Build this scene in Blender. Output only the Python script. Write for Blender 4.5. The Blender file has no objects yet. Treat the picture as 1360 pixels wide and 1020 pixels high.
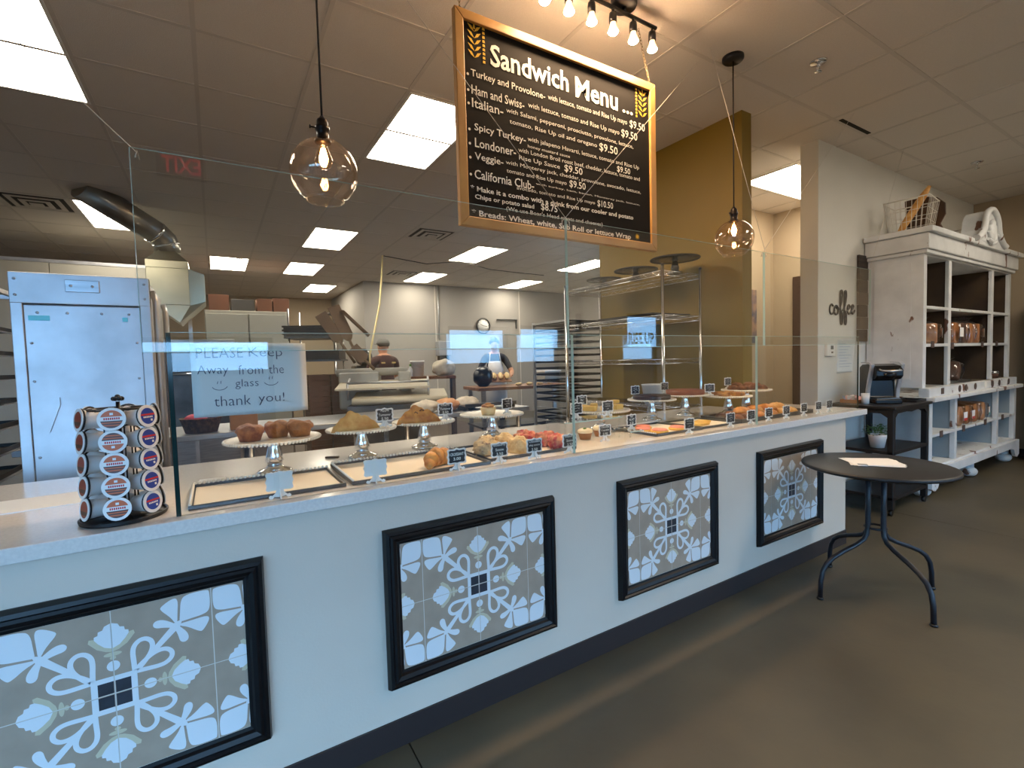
import bpy, bmesh, math, random
from mathutils import Vector, Matrix, noise
random.seed(7)
SC = bpy.context.scene
COL = SC.collection
PI = math.pi

# ------------------------------------------------------------------ camera
CAM_LOC = Vector((0.0, -1.63, 1.353))
YAW, PITCH, ROLL = math.radians(31.667), math.radians(-2.727), math.radians(-1.572)
fwd = Vector((math.sin(YAW) * math.cos(PITCH), math.cos(YAW) * math.cos(PITCH), math.sin(PITCH)))
r0 = Vector((math.cos(YAW), -math.sin(YAW), 0))
u0 = r0.cross(fwd)
right = r0 * math.cos(ROLL) + u0 * math.sin(ROLL)
up = -r0 * math.sin(ROLL) + u0 * math.cos(ROLL)
cam_d = bpy.data.cameras.new('camera')
cam = bpy.data.objects.new('camera', cam_d)
COL.objects.link(cam)
cam_d.sensor_fit = 'HORIZONTAL'
cam_d.sensor_width = 36.0
cam_d.lens = 638.945 / 1360 * 36.0
cam_d.clip_start = 0.02
cam.matrix_world = Matrix(((right.x, up.x, -fwd.x, CAM_LOC.x), (right.y, up.y, -fwd.y, CAM_LOC.y),
                           (right.z, up.z, -fwd.z, CAM_LOC.z), (0, 0, 0, 1)))
SC.camera = cam

# ------------------------------------------------------------------ world, exposure
SKY_STRENGTH = 5.2
PANEL_STRENGTH = 12.0
w = bpy.data.worlds.new('sky')
SC.world = w
w.use_nodes = True
bg = w.node_tree.nodes['Background']
bg.inputs[0].default_value = (0.29, 0.59, 1.0, 1)
bg.inputs[1].default_value = SKY_STRENGTH
SC.view_settings.view_transform = 'Standard'
SC.view_settings.look = 'None'
SC.view_settings.gamma = 1.0
SC.view_settings.use_curve_mapping = False
SC.view_settings.exposure = 0.88
SC.cycles.max_bounces = 9
SC.cycles.diffuse_bounces = 5
SC.cycles.glossy_bounces = 4
SC.cycles.transparent_max_bounces = 24
SC.cycles.caustics_reflective = False
SC.cycles.caustics_refractive = False
SC.cycles.sample_clamp_indirect = 6.0

# ------------------------------------------------------------------ materials
def lin(c):
    return tuple((x / 12.92 if x <= 0.04045 else ((x + 0.055) / 1.055) ** 2.4) for x in c)

def rgb(r, g, b):
    return lin((r / 255, g / 255, b / 255))

MATS = {}
def mat(name, col, rough=0.5, metal=0.0, var=0.0, vscale=8.0, bump=0.0, bscale=60.0, spec=0.5, emit=None,
        estr=0.0, col2=None, stretch=None, coat=0.0, sub=0.0, detail=6.0, ramp=(0.35, 0.65), coords='Object'):
    if name in MATS:
        return MATS[name]
    m = bpy.data.materials.new(name)
    m.use_nodes = True
    nt = m.node_tree
    b = nt.nodes['Principled BSDF']
    b.inputs['Base Color'].default_value = (*col, 1)
    b.inputs['Roughness'].default_value = rough
    b.inputs['Metallic'].default_value = metal
    b.inputs['Specular IOR Level'].default_value = spec
    b.inputs['Coat Weight'].default_value = coat
    if sub:
        b.inputs['Subsurface Weight'].default_value = sub
        b.inputs['Subsurface Radius'].default_value = (0.01, 0.006, 0.003)
    if emit:
        b.inputs['Emission Color'].default_value = (*emit, 1)
        b.inputs['Emission Strength'].default_value = estr
    if var or col2 or bump:
        tc = nt.nodes.new('ShaderNodeTexCoord')
        mp = nt.nodes.new('ShaderNodeMapping')
        nt.links.new(tc.outputs[coords], mp.inputs[0])
        if stretch:
            mp.inputs['Scale'].default_value = stretch
    if var or col2:
        n = nt.nodes.new('ShaderNodeTexNoise')
        n.inputs['Scale'].default_value = vscale
        n.inputs['Detail'].default_value = detail
        nt.links.new(mp.outputs[0], n.inputs['Vector'])
        r = nt.nodes.new('ShaderNodeValToRGB')
        c2 = col2 if col2 else tuple(min(1, x * (1 + var)) for x in col)
        c1 = col if col2 else tuple(x * (1 - var) for x in col)
        r.color_ramp.elements[0].color = (*c1, 1)
        r.color_ramp.elements[1].color = (*c2, 1)
        r.color_ramp.elements[0].position = ramp[0]
        r.color_ramp.elements[1].position = ramp[1]
        nt.links.new(n.outputs['Fac'], r.inputs[0])
        nt.links.new(r.outputs[0], b.inputs['Base Color'])
    if bump:
        n2 = nt.nodes.new('ShaderNodeTexNoise')
        n2.inputs['Scale'].default_value = bscale
        n2.inputs['Detail'].default_value = 4
        nt.links.new(mp.outputs[0], n2.inputs['Vector'])
        bp = nt.nodes.new('ShaderNodeBump')
        bp.inputs['Strength'].default_value = bump
        bp.inputs['Distance'].default_value = 0.01
        nt.links.new(n2.outputs['Fac'], bp.inputs['Height'])
        nt.links.new(bp.outputs[0], b.inputs['Normal'])
    MATS[name] = m
    return m

def glass_mat(name, tint=(0.97, 0.985, 0.98), f0=0.04, rough=0.0, gtint=(1, 1, 1)):
    """thin clear sheet: straight-through transparency plus Schlick mirror reflection"""
    m = bpy.data.materials.new(name)
    m.use_nodes = True
    nt = m.node_tree
    nt.nodes.clear()
    N = nt.nodes.new
    out = N('ShaderNodeOutputMaterial')
    mix = N('ShaderNodeMixShader')
    tr = N('ShaderNodeBsdfTransparent')
    gl = N('ShaderNodeBsdfGlossy')
    tr.inputs[0].default_value = (*tint, 1)
    gl.inputs['Color'].default_value = (*gtint, 1)
    gl.inputs['Roughness'].default_value = rough
    geo = N('ShaderNodeNewGeometry')
    dot = N('ShaderNodeVectorMath'); dot.operation = 'DOT_PRODUCT'
    ab = N('ShaderNodeMath'); ab.operation = 'ABSOLUTE'
    om = N('ShaderNodeMath'); om.operation = 'SUBTRACT'; om.inputs[0].default_value = 1.0
    pw = N('ShaderNodeMath'); pw.operation = 'POWER'; pw.inputs[1].default_value = 5.0
    ma = N('ShaderNodeMath'); ma.operation = 'MULTIPLY_ADD'
    ma.inputs[1].default_value = 1 - f0
    ma.inputs[2].default_value = f0
    L = nt.links.new
    L(geo.outputs['Incoming'], dot.inputs[0]); L(geo.outputs['Normal'], dot.inputs[1])
    L(dot.outputs['Value'], ab.inputs[0]); L(ab.outputs[0], om.inputs[1]); L(om.outputs[0], pw.inputs[0])
    L(pw.outputs[0], ma.inputs[0]); L(ma.outputs[0], mix.inputs[0])
    L(tr.outputs[0], mix.inputs[1]); L(gl.outputs[0], mix.inputs[2]); L(mix.outputs[0], out.inputs[0])
    MATS[name] = m
    return m

def emit_mat(name, col, s):
    m = bpy.data.materials.new(name)
    m.use_nodes = True
    nt = m.node_tree
    nt.nodes.clear()
    o = nt.nodes.new('ShaderNodeOutputMaterial')
    e = nt.nodes.new('ShaderNodeEmission')
    e.inputs[0].default_value = (*col, 1)
    e.inputs[1].default_value = s
    nt.links.new(e.outputs[0], o.inputs[0])
    MATS[name] = m
    return m

# ------------------------------------------------------------------ mesh builder
class MB:
    def __init__(s):
        s.v, s.f, s.sm, s.M = [], [], [], None
    def add(s, vs, fs, smooth=False):
        k = len(s.v)
        if s.M is not None:
            vs = [s.M @ Vector(p) for p in vs]
        s.v += [tuple(p) for p in vs]
        s.f += [tuple(i + k for i in f) for f in fs]
        s.sm += [smooth] * len(fs)
        return s
    def box(s, x0, x1, y0, y1, z0, z1):
        return s.add([(x0, y0, z0), (x1, y0, z0), (x1, y1, z0), (x0, y1, z0), (x0, y0, z1), (x1, y0, z1), (x1, y1, z1), (x0, y1, z1)],
                     [(0, 3, 2, 1), (4, 5, 6, 7), (0, 1, 5, 4), (1, 2, 6, 5), (2, 3, 7, 6), (3, 0, 4, 7)])
    def cyl(s, p0, p1, r, r1=None, n=12, caps=True, smooth=True):
        return s.tube([p0, p1], [r, r if r1 is None else r1], n, caps=caps, smooth=smooth)
    def tube(s, pts, r, n=8, closed=False, caps=True, smooth=True):
        pts = [Vector(p) for p in pts]
        m = len(pts)
        rs = r if isinstance(r, (list, tuple)) else [r] * m
        tang = []
        for i in range(m):
            if closed:
                t = pts[(i + 1) % m] - pts[i - 1]
            else:
                t = pts[min(i + 1, m - 1)] - pts[max(i - 1, 0)]
            tang.append(t.normalized())
        a = Vector((0, 0, 1)) if abs(tang[0].z) < 0.9 else Vector((1, 0, 0))
        nrm = (a - tang[0] * a.dot(tang[0])).normalized()
        vs = []
        for i in range(m):
            nrm = (nrm - tang[i] * nrm.dot(tang[i]))
            if nrm.length < 1e-6:
                nrm = tang[i].orthogonal()
            nrm.normalize()
            b = tang[i].cross(nrm)
            for j in range(n):
                an = 2 * PI * j / n
                vs.append(pts[i] + (nrm * math.cos(an) + b * math.sin(an)) * rs[i])
        fs = []
        for i in range(m if closed else m - 1):
            i2 = (i + 1) % m
            for j in range(n):
                j2 = (j + 1) % n
                fs.append((i * n + j, i * n + j2, i2 * n + j2, i2 * n + j))
        s.add(vs, fs, smooth)
        if caps and not closed:
            k = len(s.v) - len(vs)
            s.f.append(tuple(k + j for j in reversed(range(n)))); s.sm.append(False)
            s.f.append(tuple(k + (m - 1) * n + j for j in range(n))); s.sm.append(False)
        return s
    def lathe(s, prof, n=24, c=(0, 0, 0), smooth=True):
        vs, fs = [], []
        for r, z in prof:
            for j in range(n):
                a = 2 * PI * j / n
                vs.append((c[0] + r * math.cos(a), c[1] + r * math.sin(a), c[2] + z))
        for i in range(len(prof) - 1):
            for j in range(n):
                j2 = (j + 1) % n
                fs.append((i * n + j, i * n + j2, (i + 1) * n + j2, (i + 1) * n + j))
        if prof[0][0] > 1e-4:
            fs.append(tuple(reversed(range(n))))
        if prof[-1][0] > 1e-4:
            fs.append(tuple((len(prof) - 1) * n + j for j in range(n)))
        return s.add(vs, fs, smooth)
    def ball(s, c, r, nu=10, nv=6, sc=(1, 1, 1), amp=0.0, freq=3.0, seed=0.0, flat=None):
        vs, fs = [], []
        for i in range(nv + 1):
            th = PI * i / nv
            for j in range(nu):
                a = 2 * PI * j / nu
                d = Vector((math.sin(th) * math.cos(a), math.sin(th) * math.sin(a), -math.cos(th)))
                k = 1.0
                if amp:
                    k += amp * noise.noise(d * freq + Vector((seed, seed * 1.7, -seed)))
                p = [c[q] + d[q] * r * sc[q] * k for q in range(3)]
                if flat is not None:
                    p[2] = max(p[2], flat)
                vs.append(p)
        for i in range(nv):
            for j in range(nu):
                j2 = (j + 1) % nu
                fs.append((i * nu + j, i * nu + j2, (i + 1) * nu + j2, (i + 1) * nu + j))
        return s.add(vs, fs, True)
    def prism(s, poly, z0, z1):
        n = len(poly)
        vs = [(x, y, z0) for x, y in poly] + [(x, y, z1) for x, y in poly]
        fs = [tuple(reversed(range(n))), tuple(range(n, 2 * n))]
        fs += [(i, (i + 1) % n, n + (i + 1) % n, n + i) for i in range(n)]
        return s.add(vs, fs)
    def flat(s, poly, z=0.0):
        return s.add([(x, y, z) for x, y in poly], [tuple(range(len(poly)))])
    def stroke(s, pts, wd, z=0.0, closed=False):
        """flat ribbon in the xy plane"""
        m = len(pts)
        P = [Vector((p[0], p[1])) for p in pts]
        vs = []
        for i in range(m):
            if closed:
                t = P[(i + 1) % m] - P[i - 1]
            else:
                t = P[min(i + 1, m - 1)] - P[max(i - 1, 0)]
            if t.length < 1e-9:
                t = Vector((1, 0))
            t.normalize()
            nn = Vector((-t.y, t.x)) * wd / 2
            vs += [(P[i].x + nn.x, P[i].y + nn.y, z), (P[i].x - nn.x, P[i].y - nn.y, z)]
        fs = []
        for i in range(m if closed else m - 1):
            k = (i + 1) % m
            fs.append((2 * i, 2 * i + 1, 2 * k + 1, 2 * k))
        return s.add(vs, fs)
    def mesh(s, name):
        me = bpy.data.meshes.new(name)
        me.from_pydata(s.v, [], s.f)
        me.polygons.foreach_set('use_smooth', s.sm)
        me.update()
        return me
    def build(s, name, m, parent=None, bevel=0.0, loc=None, rot=None, fix=False):
        me = s.mesh(name)
        if fix:
            bm = bmesh.new(); bm.from_mesh(me)
            bmesh.ops.recalc_face_normals(bm, faces=bm.faces)
            bm.to_mesh(me); bm.free()
        return put(name, me, m, parent, bevel, loc, rot)

def put(name, me, m, parent=None, bevel=0.0, loc=None, rot=None):
    o = bpy.data.objects.new(name, me)
    COL.objects.link(o)
    if m is not None and len(me.materials) == 0:
        me.materials.append(MATS[m] if isinstance(m, str) else m)
    if parent:
        o.parent = parent
    if loc:
        o.location = loc
    if rot:
        o.rotation_euler = rot
    if bevel:
        b = o.modifiers.new('edge', 'BEVEL')
        b.width = bevel
        b.segments = 2
        b.limit_method = 'ANGLE'
    return o

def tag(o, label, cat, group=None):
    o['label'] = label
    o['category'] = cat
    if group:
        o['group'] = group
    return o

def thing(name, label, cat, loc=(0, 0, 0), rz=0.0, group=None):
    o = bpy.data.objects.new(name, None)
    o.empty_display_size = 0.05
    COL.objects.link(o)
    o.location = loc
    o.rotation_euler = (0, 0, rz)
    return tag(o, label, cat, group)

def struct(o):
    o['kind'] = 'structure'
    return o

def dup(root, loc=None, rz=None, label=None, group=None):
    r = root.copy(); COL.objects.link(r)
    if loc is not None: r.location = loc
    if rz is not None: r.rotation_euler = (0, 0, rz)
    if label: r['label'] = label
    if group: r['group'] = group
    for ch in root.children:
        c = ch.copy(); COL.objects.link(c); c.parent = r
        for g in ch.children:
            d = g.copy(); COL.objects.link(d); d.parent = c
    return r

TXT = {}
def text_mesh(s, width=None, height=None, bold=0.0, align='LEFT', shear=0.0):
    """flat lettering in the xy plane, lower left at origin (or centred), fitted to the width/height given"""
    key = (s, width, height, bold, align, shear)
    if key in TXT:
        return TXT[key]
    cu = bpy.data.curves.new('txt', 'FONT')
    cu.body = s
    cu.size = 1.0
    cu.offset = bold
    cu.shear = shear
    cu.resolution_u = 2
    ob = bpy.data.objects.new('txt', cu)
    COL.objects.link(ob)
    dg = bpy.context.evaluated_depsgraph_get()
    me = bpy.data.meshes.new_from_object(ob.evaluated_get(dg))
    bpy.data.objects.remove(ob)
    bpy.data.curves.remove(cu)
    xs = [v.co.x for v in me.vertices]; ys = [v.co.y for v in me.vertices]
    x0, x1, y0, y1 = min(xs), max(xs), min(ys), max(ys)
    sx = sy = 1.0
    if width: sx = width / (x1 - x0)
    if height: sy = height / (y1 - y0)
    if not width: sx = sy
    if not height: sy = sx
    for v in me.vertices:
        x = (v.co.x - x0) * sx
        y = (v.co.y - y0) * sy
        if align == 'CENTER':
            x -= (x1 - x0) * sx / 2
            y -= (y1 - y0) * sy / 2
        v.co = (x, y, 0)
    me.materials.clear()
    TXT[key] = me
    return me

def merge_text(mb, me, M):
    old = mb.M
    mb.M = M
    mb.add([v.co.copy() for v in me.vertices], [tuple(p.vertices) for p in me.polygons])
    mb.M = old

ORD = ['first', 'second', 'third', 'fourth', 'fifth', 'sixth', 'seventh', 'eighth', 'ninth', 'tenth', 'eleventh', 'twelfth', 'thirteenth', 'fourteenth', 'fifteenth', 'sixteenth', 'seventeenth', 'eighteenth', 'nineteenth', 'twentieth', 'twenty-first', 'twenty-second', 'twenty-third', 'twenty-fourth']
FACE_FRONT = Matrix.Rotation(PI / 2, 4, 'X')      # xy plane -> facing -y, upright

# shared materials
mat('white_paint', rgb(214, 212, 206), 0.6, var=0.03, vscale=3, bump=0.05, bscale=150)
mat('counter_paint', rgb(208, 197, 182), 0.45, var=0.025, vscale=2.5, bump=0.05, bscale=120)
mat('quartz', rgb(222, 217, 210), 0.16, var=0.05, vscale=120, detail=8)
mat('black_wood', rgb(11, 11, 13), 0.35, spec=0.35)
mat('black_metal', rgb(22, 22, 24), 0.4, spec=0.4)
mat('black_plastic', rgb(14, 14, 16), 0.3)
mat('chrome', (0.78, 0.79, 0.8), 0.14, 1.0)
mat('steel', (0.42, 0.43, 0.45), 0.36, 1.0, var=0.12, vscale=4, stretch=(1, 1, 12))
mat('dark_steel', (0.10, 0.10, 0.10), 0.4, 0.8, var=0.4, vscale=3)
mat('alu', (0.50, 0.51, 0.53), 0.42, 0.85, var=0.12, vscale=5)
mat('white_plastic', rgb(235, 233, 228), 0.4)
mat('paper', rgb(238, 236, 232), 0.8)
mat('slate', rgb(24, 25, 30), 0.55, var=0.25, vscale=14)
mat('chalk', rgb(240, 238, 228), 0.9)
mat('ceramic', rgb(240, 234, 222), 0.18)
glass_mat('clear_glass', f0=0.042)
glass_mat('acrylic', (0.95, 0.97, 0.97), f0=0.05)
mat('glass_edge', rgb(16, 44, 40), 0.1)
mat('edge_light', rgb(190, 215, 205), 0.15)
# ------------------------------------------------------------------ setting
CEIL = 3.2
XL, XR, YF, YB = -6.0, 8.43, -3.3, 9.1
mat('concrete', rgb(74, 69, 57), 0.5, col2=rgb(93, 85, 67), vscale=1.6, detail=9, bump=0.06, bscale=30, ramp=(0.3, 0.7), spec=0.45)
mat('joint', rgb(45, 42, 36), 0.8)
mat('ceiling_tile', rgb(220, 212, 202), 0.9, var=0.02, vscale=90, bump=0.25, bscale=220)
mat('t_bar', rgb(206, 198, 188), 0.6)
mat('plenum', rgb(40, 36, 32), 0.9)
mat('wall_white', rgb(226, 224, 216), 0.7, var=0.02, vscale=2, bump=0.08, bscale=180)
mat('wall_grey', rgb(158, 153, 146), 0.7, var=0.03, vscale=1.5, bump=0.06, bscale=140)
mat('wall_olive', rgb(124, 100, 26), 0.55, var=0.05, vscale=1.5, bump=0.06, bscale=140)
mat('wall_tan', rgb(176, 158, 132), 0.7, var=0.03, vscale=1.5)
mat('base_brown', rgb(46, 38, 38), 0.45)
mat('asphalt', rgb(44, 44, 47), 1.0, var=0.1, vscale=1.0, spec=0.0)

# floor slabs between saw-cut joints
fl = struct(MB().box(XL, XR, YF, 12.6, -0.12, -0.008).build('floor', 'joint'))
xs = [XL, -2.4, 0.527, 4.79, XR]
mat('kitchen_floor', rgb(70, 58, 50), 0.5, var=0.2, vscale=2)
ys = [YF, -1.8, 0.6, 3.2, 7.9, 12.6]
for i in range(4):
    for j in range(5):
        MB().box(xs[i] + 0.0025, xs[i + 1] - 0.0025, ys[j] + 0.0025, ys[j + 1] - 0.0025, -0.1, 0).build('floor_slab', 'kitchen_floor' if j > 1 and i < 3 else 'concrete', fl)

# ceiling: slab, grid bars, loose tiles
GX0, GY0, G = 1.21, 0.33, 0.61
LIGHTS = [(-1.23, 1.55), (1.21, 1.55), (-1.23, 5.21), (1.21, 5.21), (0.0, 7.65), (1.21, 7.65), (3.65, 5.21), (3.65, 7.65), (6.09, 5.21), (6.09, 7.65), (6.09, -2.11), (3.65, -2.72)]  # the shop-floor panels ending the list are unseen, added to brighten the front room
cl = struct(MB().box(XL, XR, YF, 12.6, CEIL + 0.02, CEIL + 0.15).build('ceiling', 'plenum'))
tb = MB()
i0, i1 = math.floor((XL - GX0) / G), math.ceil((XR - GX0) / G)
j0, j1 = math.floor((YF - GY0) / G), math.ceil((12.6 - GY0) / G)
for i in range(i0, i1 + 1):
    x = GX0 + G * i
    if XL < x < XR: tb.box(x - 0.012, x + 0.012, YF, 12.6, CEIL - 0.003, CEIL + 0.02)
for j in range(j0, j1 + 1):
    y = GY0 + G * j
    if YF < y < 12.6: tb.box(XL, XR, y - 0.012, y + 0.012, CEIL - 0.0025, CEIL + 0.0205)
tb.build('t_bar_grid', 't_bar', cl)
cells = []
lit = set()
for (lx, ly) in LIGHTS:
    for q in range(2):
        lit.add((round((lx - GX0) / G), round((ly - GY0) / G) + q))
VENTS = [(round((-1.84 - GX0) / G), round((5.21 - GY0) / G)), (2, 7), (3, 12)]
def view(p):
    v = Vector(p) - CAM_LOC
    d = v.dot(fwd)
    return (v.dot(right) / d, v.dot(up) / d, d) if d > 0.1 else None
for i in range(i0, i1):
    for j in range(j0, j1):
        cx, cy = GX0 + G * (i + 0.5), GY0 + G * (j + 0.5)
        if (i, j) in lit or (i, j) in VENTS or cx - G / 2 < XL - 0.01 or cx + G / 2 > XR + 0.4 or cy - G / 2 < YF - 0.01:
            continue
        q = view((cx, cy, CEIL))
        seen = q is not None and abs(q[0]) < 1.15 and abs(q[1]) < 0.9
        cells.append((q[2] if seen else 99, i, j, min(cx + G / 2, XR) - cx + G / 2))
cells.sort()
tile_me = MB().box(0.008, G - 0.008, 0.008, G - 0.008, 0, 0.018).mesh('ceiling_tile')
rest = MB()
for k, (d, i, j, wd) in enumerate(cells):
    x, y = GX0 + G * i, GY0 + G * j
    if k < 290 and d < 90 and wd > G - 0.01:
        o = put('ceiling_tile', tile_me, 'ceiling_tile', cl, 0, (x, y, CEIL))
        if (i, j) == (5, 0):          # one tile sits crooked and leaves a dark slit
            o.location.z += 0.002
            o.location.y -= 0.0
    else:
        rest.box(x + 0.008, x + wd - 0.008, y + 0.008, y + G - 0.008, CEIL, CEIL + 0.018)
r_ = rest.build('ceiling_tile', 'ceiling_tile', cl)
r_['kind'] = 'stuff'
# dark slit beside a tile
MB().box(4.33, 4.82, 0.288, 0.317, CEIL - 0.004, CEIL + 0.001).build('tile_gap', 'plenum', cl)

# fluorescent troffers: frame + glowing lens with three tubes
def lens_mat():
    m = bpy.data.materials.new('lens'); m.use_nodes = True
    nt = m.node_tree; nt.nodes.clear()
    o = nt.nodes.new('ShaderNodeOutputMaterial'); e = nt.nodes.new('ShaderNodeEmission')
    tc = nt.nodes.new('ShaderNodeTexCoord'); sx = nt.nodes.new('ShaderNodeSeparateXYZ')
    mu = nt.nodes.new('ShaderNodeMath'); mu.operation = 'MULTIPLY'; mu.inputs[1].default_value = 2 * PI / 0.19
    sn = nt.nodes.new('ShaderNodeMath'); sn.operation = 'COSINE'
    ma = nt.nodes.new('ShaderNodeMath'); ma.operation = 'MULTIPLY_ADD'; ma.inputs[1].default_value = -0.18 * PANEL_STRENGTH; ma.inputs[2].default_value = PANEL_STRENGTH
    nt.links.new(tc.outputs['Object'], sx.inputs[0]); nt.links.new(sx.outputs['X'], mu.inputs[0]); nt.links.new(mu.outputs[0], sn.inputs[0])
    nt.links.new(sn.outputs[0], ma.inputs[0]); nt.links.new(ma.outputs[0], e.inputs[1])
    e.inputs[0].default_value = (1.0, 0.88, 0.72, 1)
    nt.links.new(e.outputs[0], o.inputs[0])
    MATS['lens'] = m
lens_mat()
frame_me = MB()
for (a, b, c_, d) in ((0.012, 0.03, 0.012, 1.208), (0.58, 0.598, 0.012, 1.208), (0.03, 0.58, 0.012, 0.03), (0.03, 0.58, 1.19, 1.208)):
    frame_me.box(a, b, c_, d, -0.006, 0.018)
frame_me = frame_me.mesh('light_frame')
lens_me = MB().box(0.03, 0.58, 0.03, 1.19, 0.0, 0.01).mesh('lens')
lens_me.transform(Matrix.Translation((0, 0, 0)))
LL = ['glowing ceiling light panel at the top left corner of the picture', 'large glowing ceiling light panel left of the sandwich menu board',
      'glowing ceiling light panel behind the slanting round duct', 'glowing ceiling light panel just below the left globe pendant lamp',
      'leftmost of the small far ceiling light panels, above the machines', 'middle small ceiling light panel in the column below the left globe lamp',
      'glowing ceiling light panel under the lower left part of the menu board', 'glowing ceiling light panel nearest the back wall, left of the clock',
      'glowing ceiling light panel beside the dark cake stands on the wire shelf', 'glowing ceiling light panel right above the wall clock', 'unseen ceiling light panel added over the shop floor near the hutch', 'unseen ceiling light panel added over the shop floor behind the round table']
for k, (x, y) in enumerate(LIGHTS):
    t = thing('ceiling_light', LL[k], 'ceiling light', (x, y, CEIL), 0, 'recessed ceiling light panels')
    put('frame', frame_me, 'white_plastic', t)
    put('lens', lens_me, 'lens', t)
# extra panels: far left recess, and one in the side corridor turned along the counter
t = thing('ceiling_light', 'farthest and smallest ceiling light panel at the back of the kitchen', 'ceiling light', (1.9, 9.95, CEIL - 0.002), 0, 'recessed ceiling light panels')
put('frame', frame_me, 'white_plastic', t); put('lens', lens_me, 'lens', t)
t = thing('ceiling_light', 'glowing ceiling light panel in the corridor beside the olive wall', 'ceiling light', (6.12, 0.93, CEIL - 0.002), PI / 2, 'recessed ceiling light panels')
put('frame', frame_me, 'white_plastic', t); put('lens', lens_me, 'lens', t)

# ceiling vents
mat('vent_dark', rgb(30, 26, 22), 0.8)
def vent(x, y, label):
    t = thing('ceiling_vent', label, 'vent', (x, y, CEIL), 0, 'ceiling air vents')
    f = MB()
    for k, a in enumerate((0.0, 0.09, 0.18)):
        z = -0.004 - 0.008 * k
        for (p, q, r, s) in ((a, a + 0.045, a, 0.61 - a), (0.565 - a, 0.61 - a, a, 0.61 - a), (a + 0.045, 0.565 - a, a, a + 0.045), (a + 0.045, 0.565 - a, 0.565 - a, 0.61 - a)):
            f.box(p, q, r, s, z, z + 0.006)
    f.build('louvre', 't_bar', t)
    MB().box(0.02, 0.59, 0.02, 0.59, 0.0, 0.006).build('duct_opening', 'vent_dark', t)
    MB().box(0.25, 0.36, 0.25, 0.36, -0.03, -0.024).build('centre_plate', 't_bar', t)
vent(GX0 + G * VENTS[0][0], GY0 + G * VENTS[0][1], 'square air vent in the ceiling left of the slanting duct')
vent(GX0 + G * 2, GY0 + G * 7, 'square air vent in the ceiling left of the menu board bottom corner')
vent(GX0 + G * 3, GY0 + G * 12, 'farther ceiling air vent near the back wall')

# sprinkler heads
def sprinkler(x, y, label):
    t = thing('sprinkler', label, 'sprinkler', (x, y, CEIL), 0, 'ceiling sprinklers')
    MB().lathe([(0.0, -0.012), (0.045, -0.008), (0.05, 0.0)], 16).build('escutcheon', 'chrome', t)
    b = MB().cyl((0, 0, -0.008), (0, 0, -0.03), 0.01)
    b.tube([(-0.016, 0, -0.03), (-0.018, 0, -0.045), (0, 0, -0.058)], 0.003, 6).tube([(0.016, 0, -0.03), (0.018, 0, -0.045), (0, 0, -0.058)], 0.003, 6)
    b.build('frame', 'chrome', t)
    MB().lathe([(0.0, -0.062), (0.022, -0.062), (0.022, -0.059), (0.0, -0.057)], 12).build('deflector', 'chrome', t)
sprinkler(3.36, 0.0, 'sprinkler head in the ceiling right of the right pendant lamp')
sprinkler(6.54, 0.06, 'sprinkler head in the ceiling above the white hutch')
sprinkler(0.45, 7.69, 'small sprinkler head in the kitchen ceiling between far light panels')

# walls
def wall(name, m, *boxes):
    b = MB()
    for q in boxes: b.box(*q)
    return struct(b.build(name, m))
H = CEIL + 0.02
WB = wall('wall_back', 'wall_grey', (2.86, 11.0, YB, YB + 0.15, 0, H), (2.86, 2.98, YB + 0.15, 12.6, 0, H))
for sx_ in (4.53, 6.9):
    MB().box(sx_ - 0.012, sx_ + 0.012, YB - 0.006, YB, 0.1, 3.18).build('panel_strip', 't_bar', WB)
wall('wall_far', 'wall_tan', (XL, 2.86, 12.45, 12.6, 0, H))
wall('wall_left', 'wall_white', (XL - 0.15, XL, YF, 12.6, 0, H))
wall('wall_olive', 'wall_olive', (3.48, 3.6, 0.6, 2.2, 0, H))
wall('wall_coffee', 'wall_white', (4.55, XR, 0.575, 0.725, 0, H))
wall('wall_corridor_back', 'wall_tan', (3.6, 6.55, 2.03, 2.15, 0, H))
wall('wall_corridor_side', 'wall_tan', (6.4, 6.55, 0.725, 2.03, 0, H))
wall('wall_kitchen_right', 'wall_grey', (8.43, 8.58, 2.15, YB, 0, H))
wall('wall_right', 'wall_tan', (XR, XR + 0.15, YF, 0.725, 0, H))
struct(MB().box(4.55, XR, 0.56, 0.575, 0, 0.1).build('baseboard_coffee', 'base_brown'))
struct(MB().box(XR - 0.015, XR, -1.1, 0.56, 0, 0.1).build('baseboard_right', 'base_brown'))

# front wall with shop windows (behind the camera, all but the tall left ones mirrored in the counter glass)
WIN = [(-5.85, -4.3), (-4.15, -2.6), (-2.45, -0.85), (-0.55, 0.47), (2.2, 3.0), (3.14, 3.82), (4.0, 4.13), (4.92, 5.66)]  # tall leftmost windows are unseen, added to light the coffee wall and hutch
ZS = 0.1
HEAD = {-5.85: 2.65, -4.15: 2.65, -2.45: 2.65, -0.55: 1.63, 2.2: 1.76, 3.14: 1.78, 4.0: 1.95, 4.92: 1.98}
fw = MB()
e = XL
for a, b_ in WIN:
    fw.box(e, a, YF - 0.15, YF, 0, H); e = b_
    zh = HEAD[round(a, 2)]
    fw.box(a, b_, YF - 0.15, YF, 0, ZS); fw.box(a, b_, YF - 0.15, YF, zh, H)
fw.box(e, XR, YF - 0.15, YF, 0, H)
struct(fw.build('wall_front', 'wall_white'))
mat('window_frame', rgb(60, 60, 62), 0.4)
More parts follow.
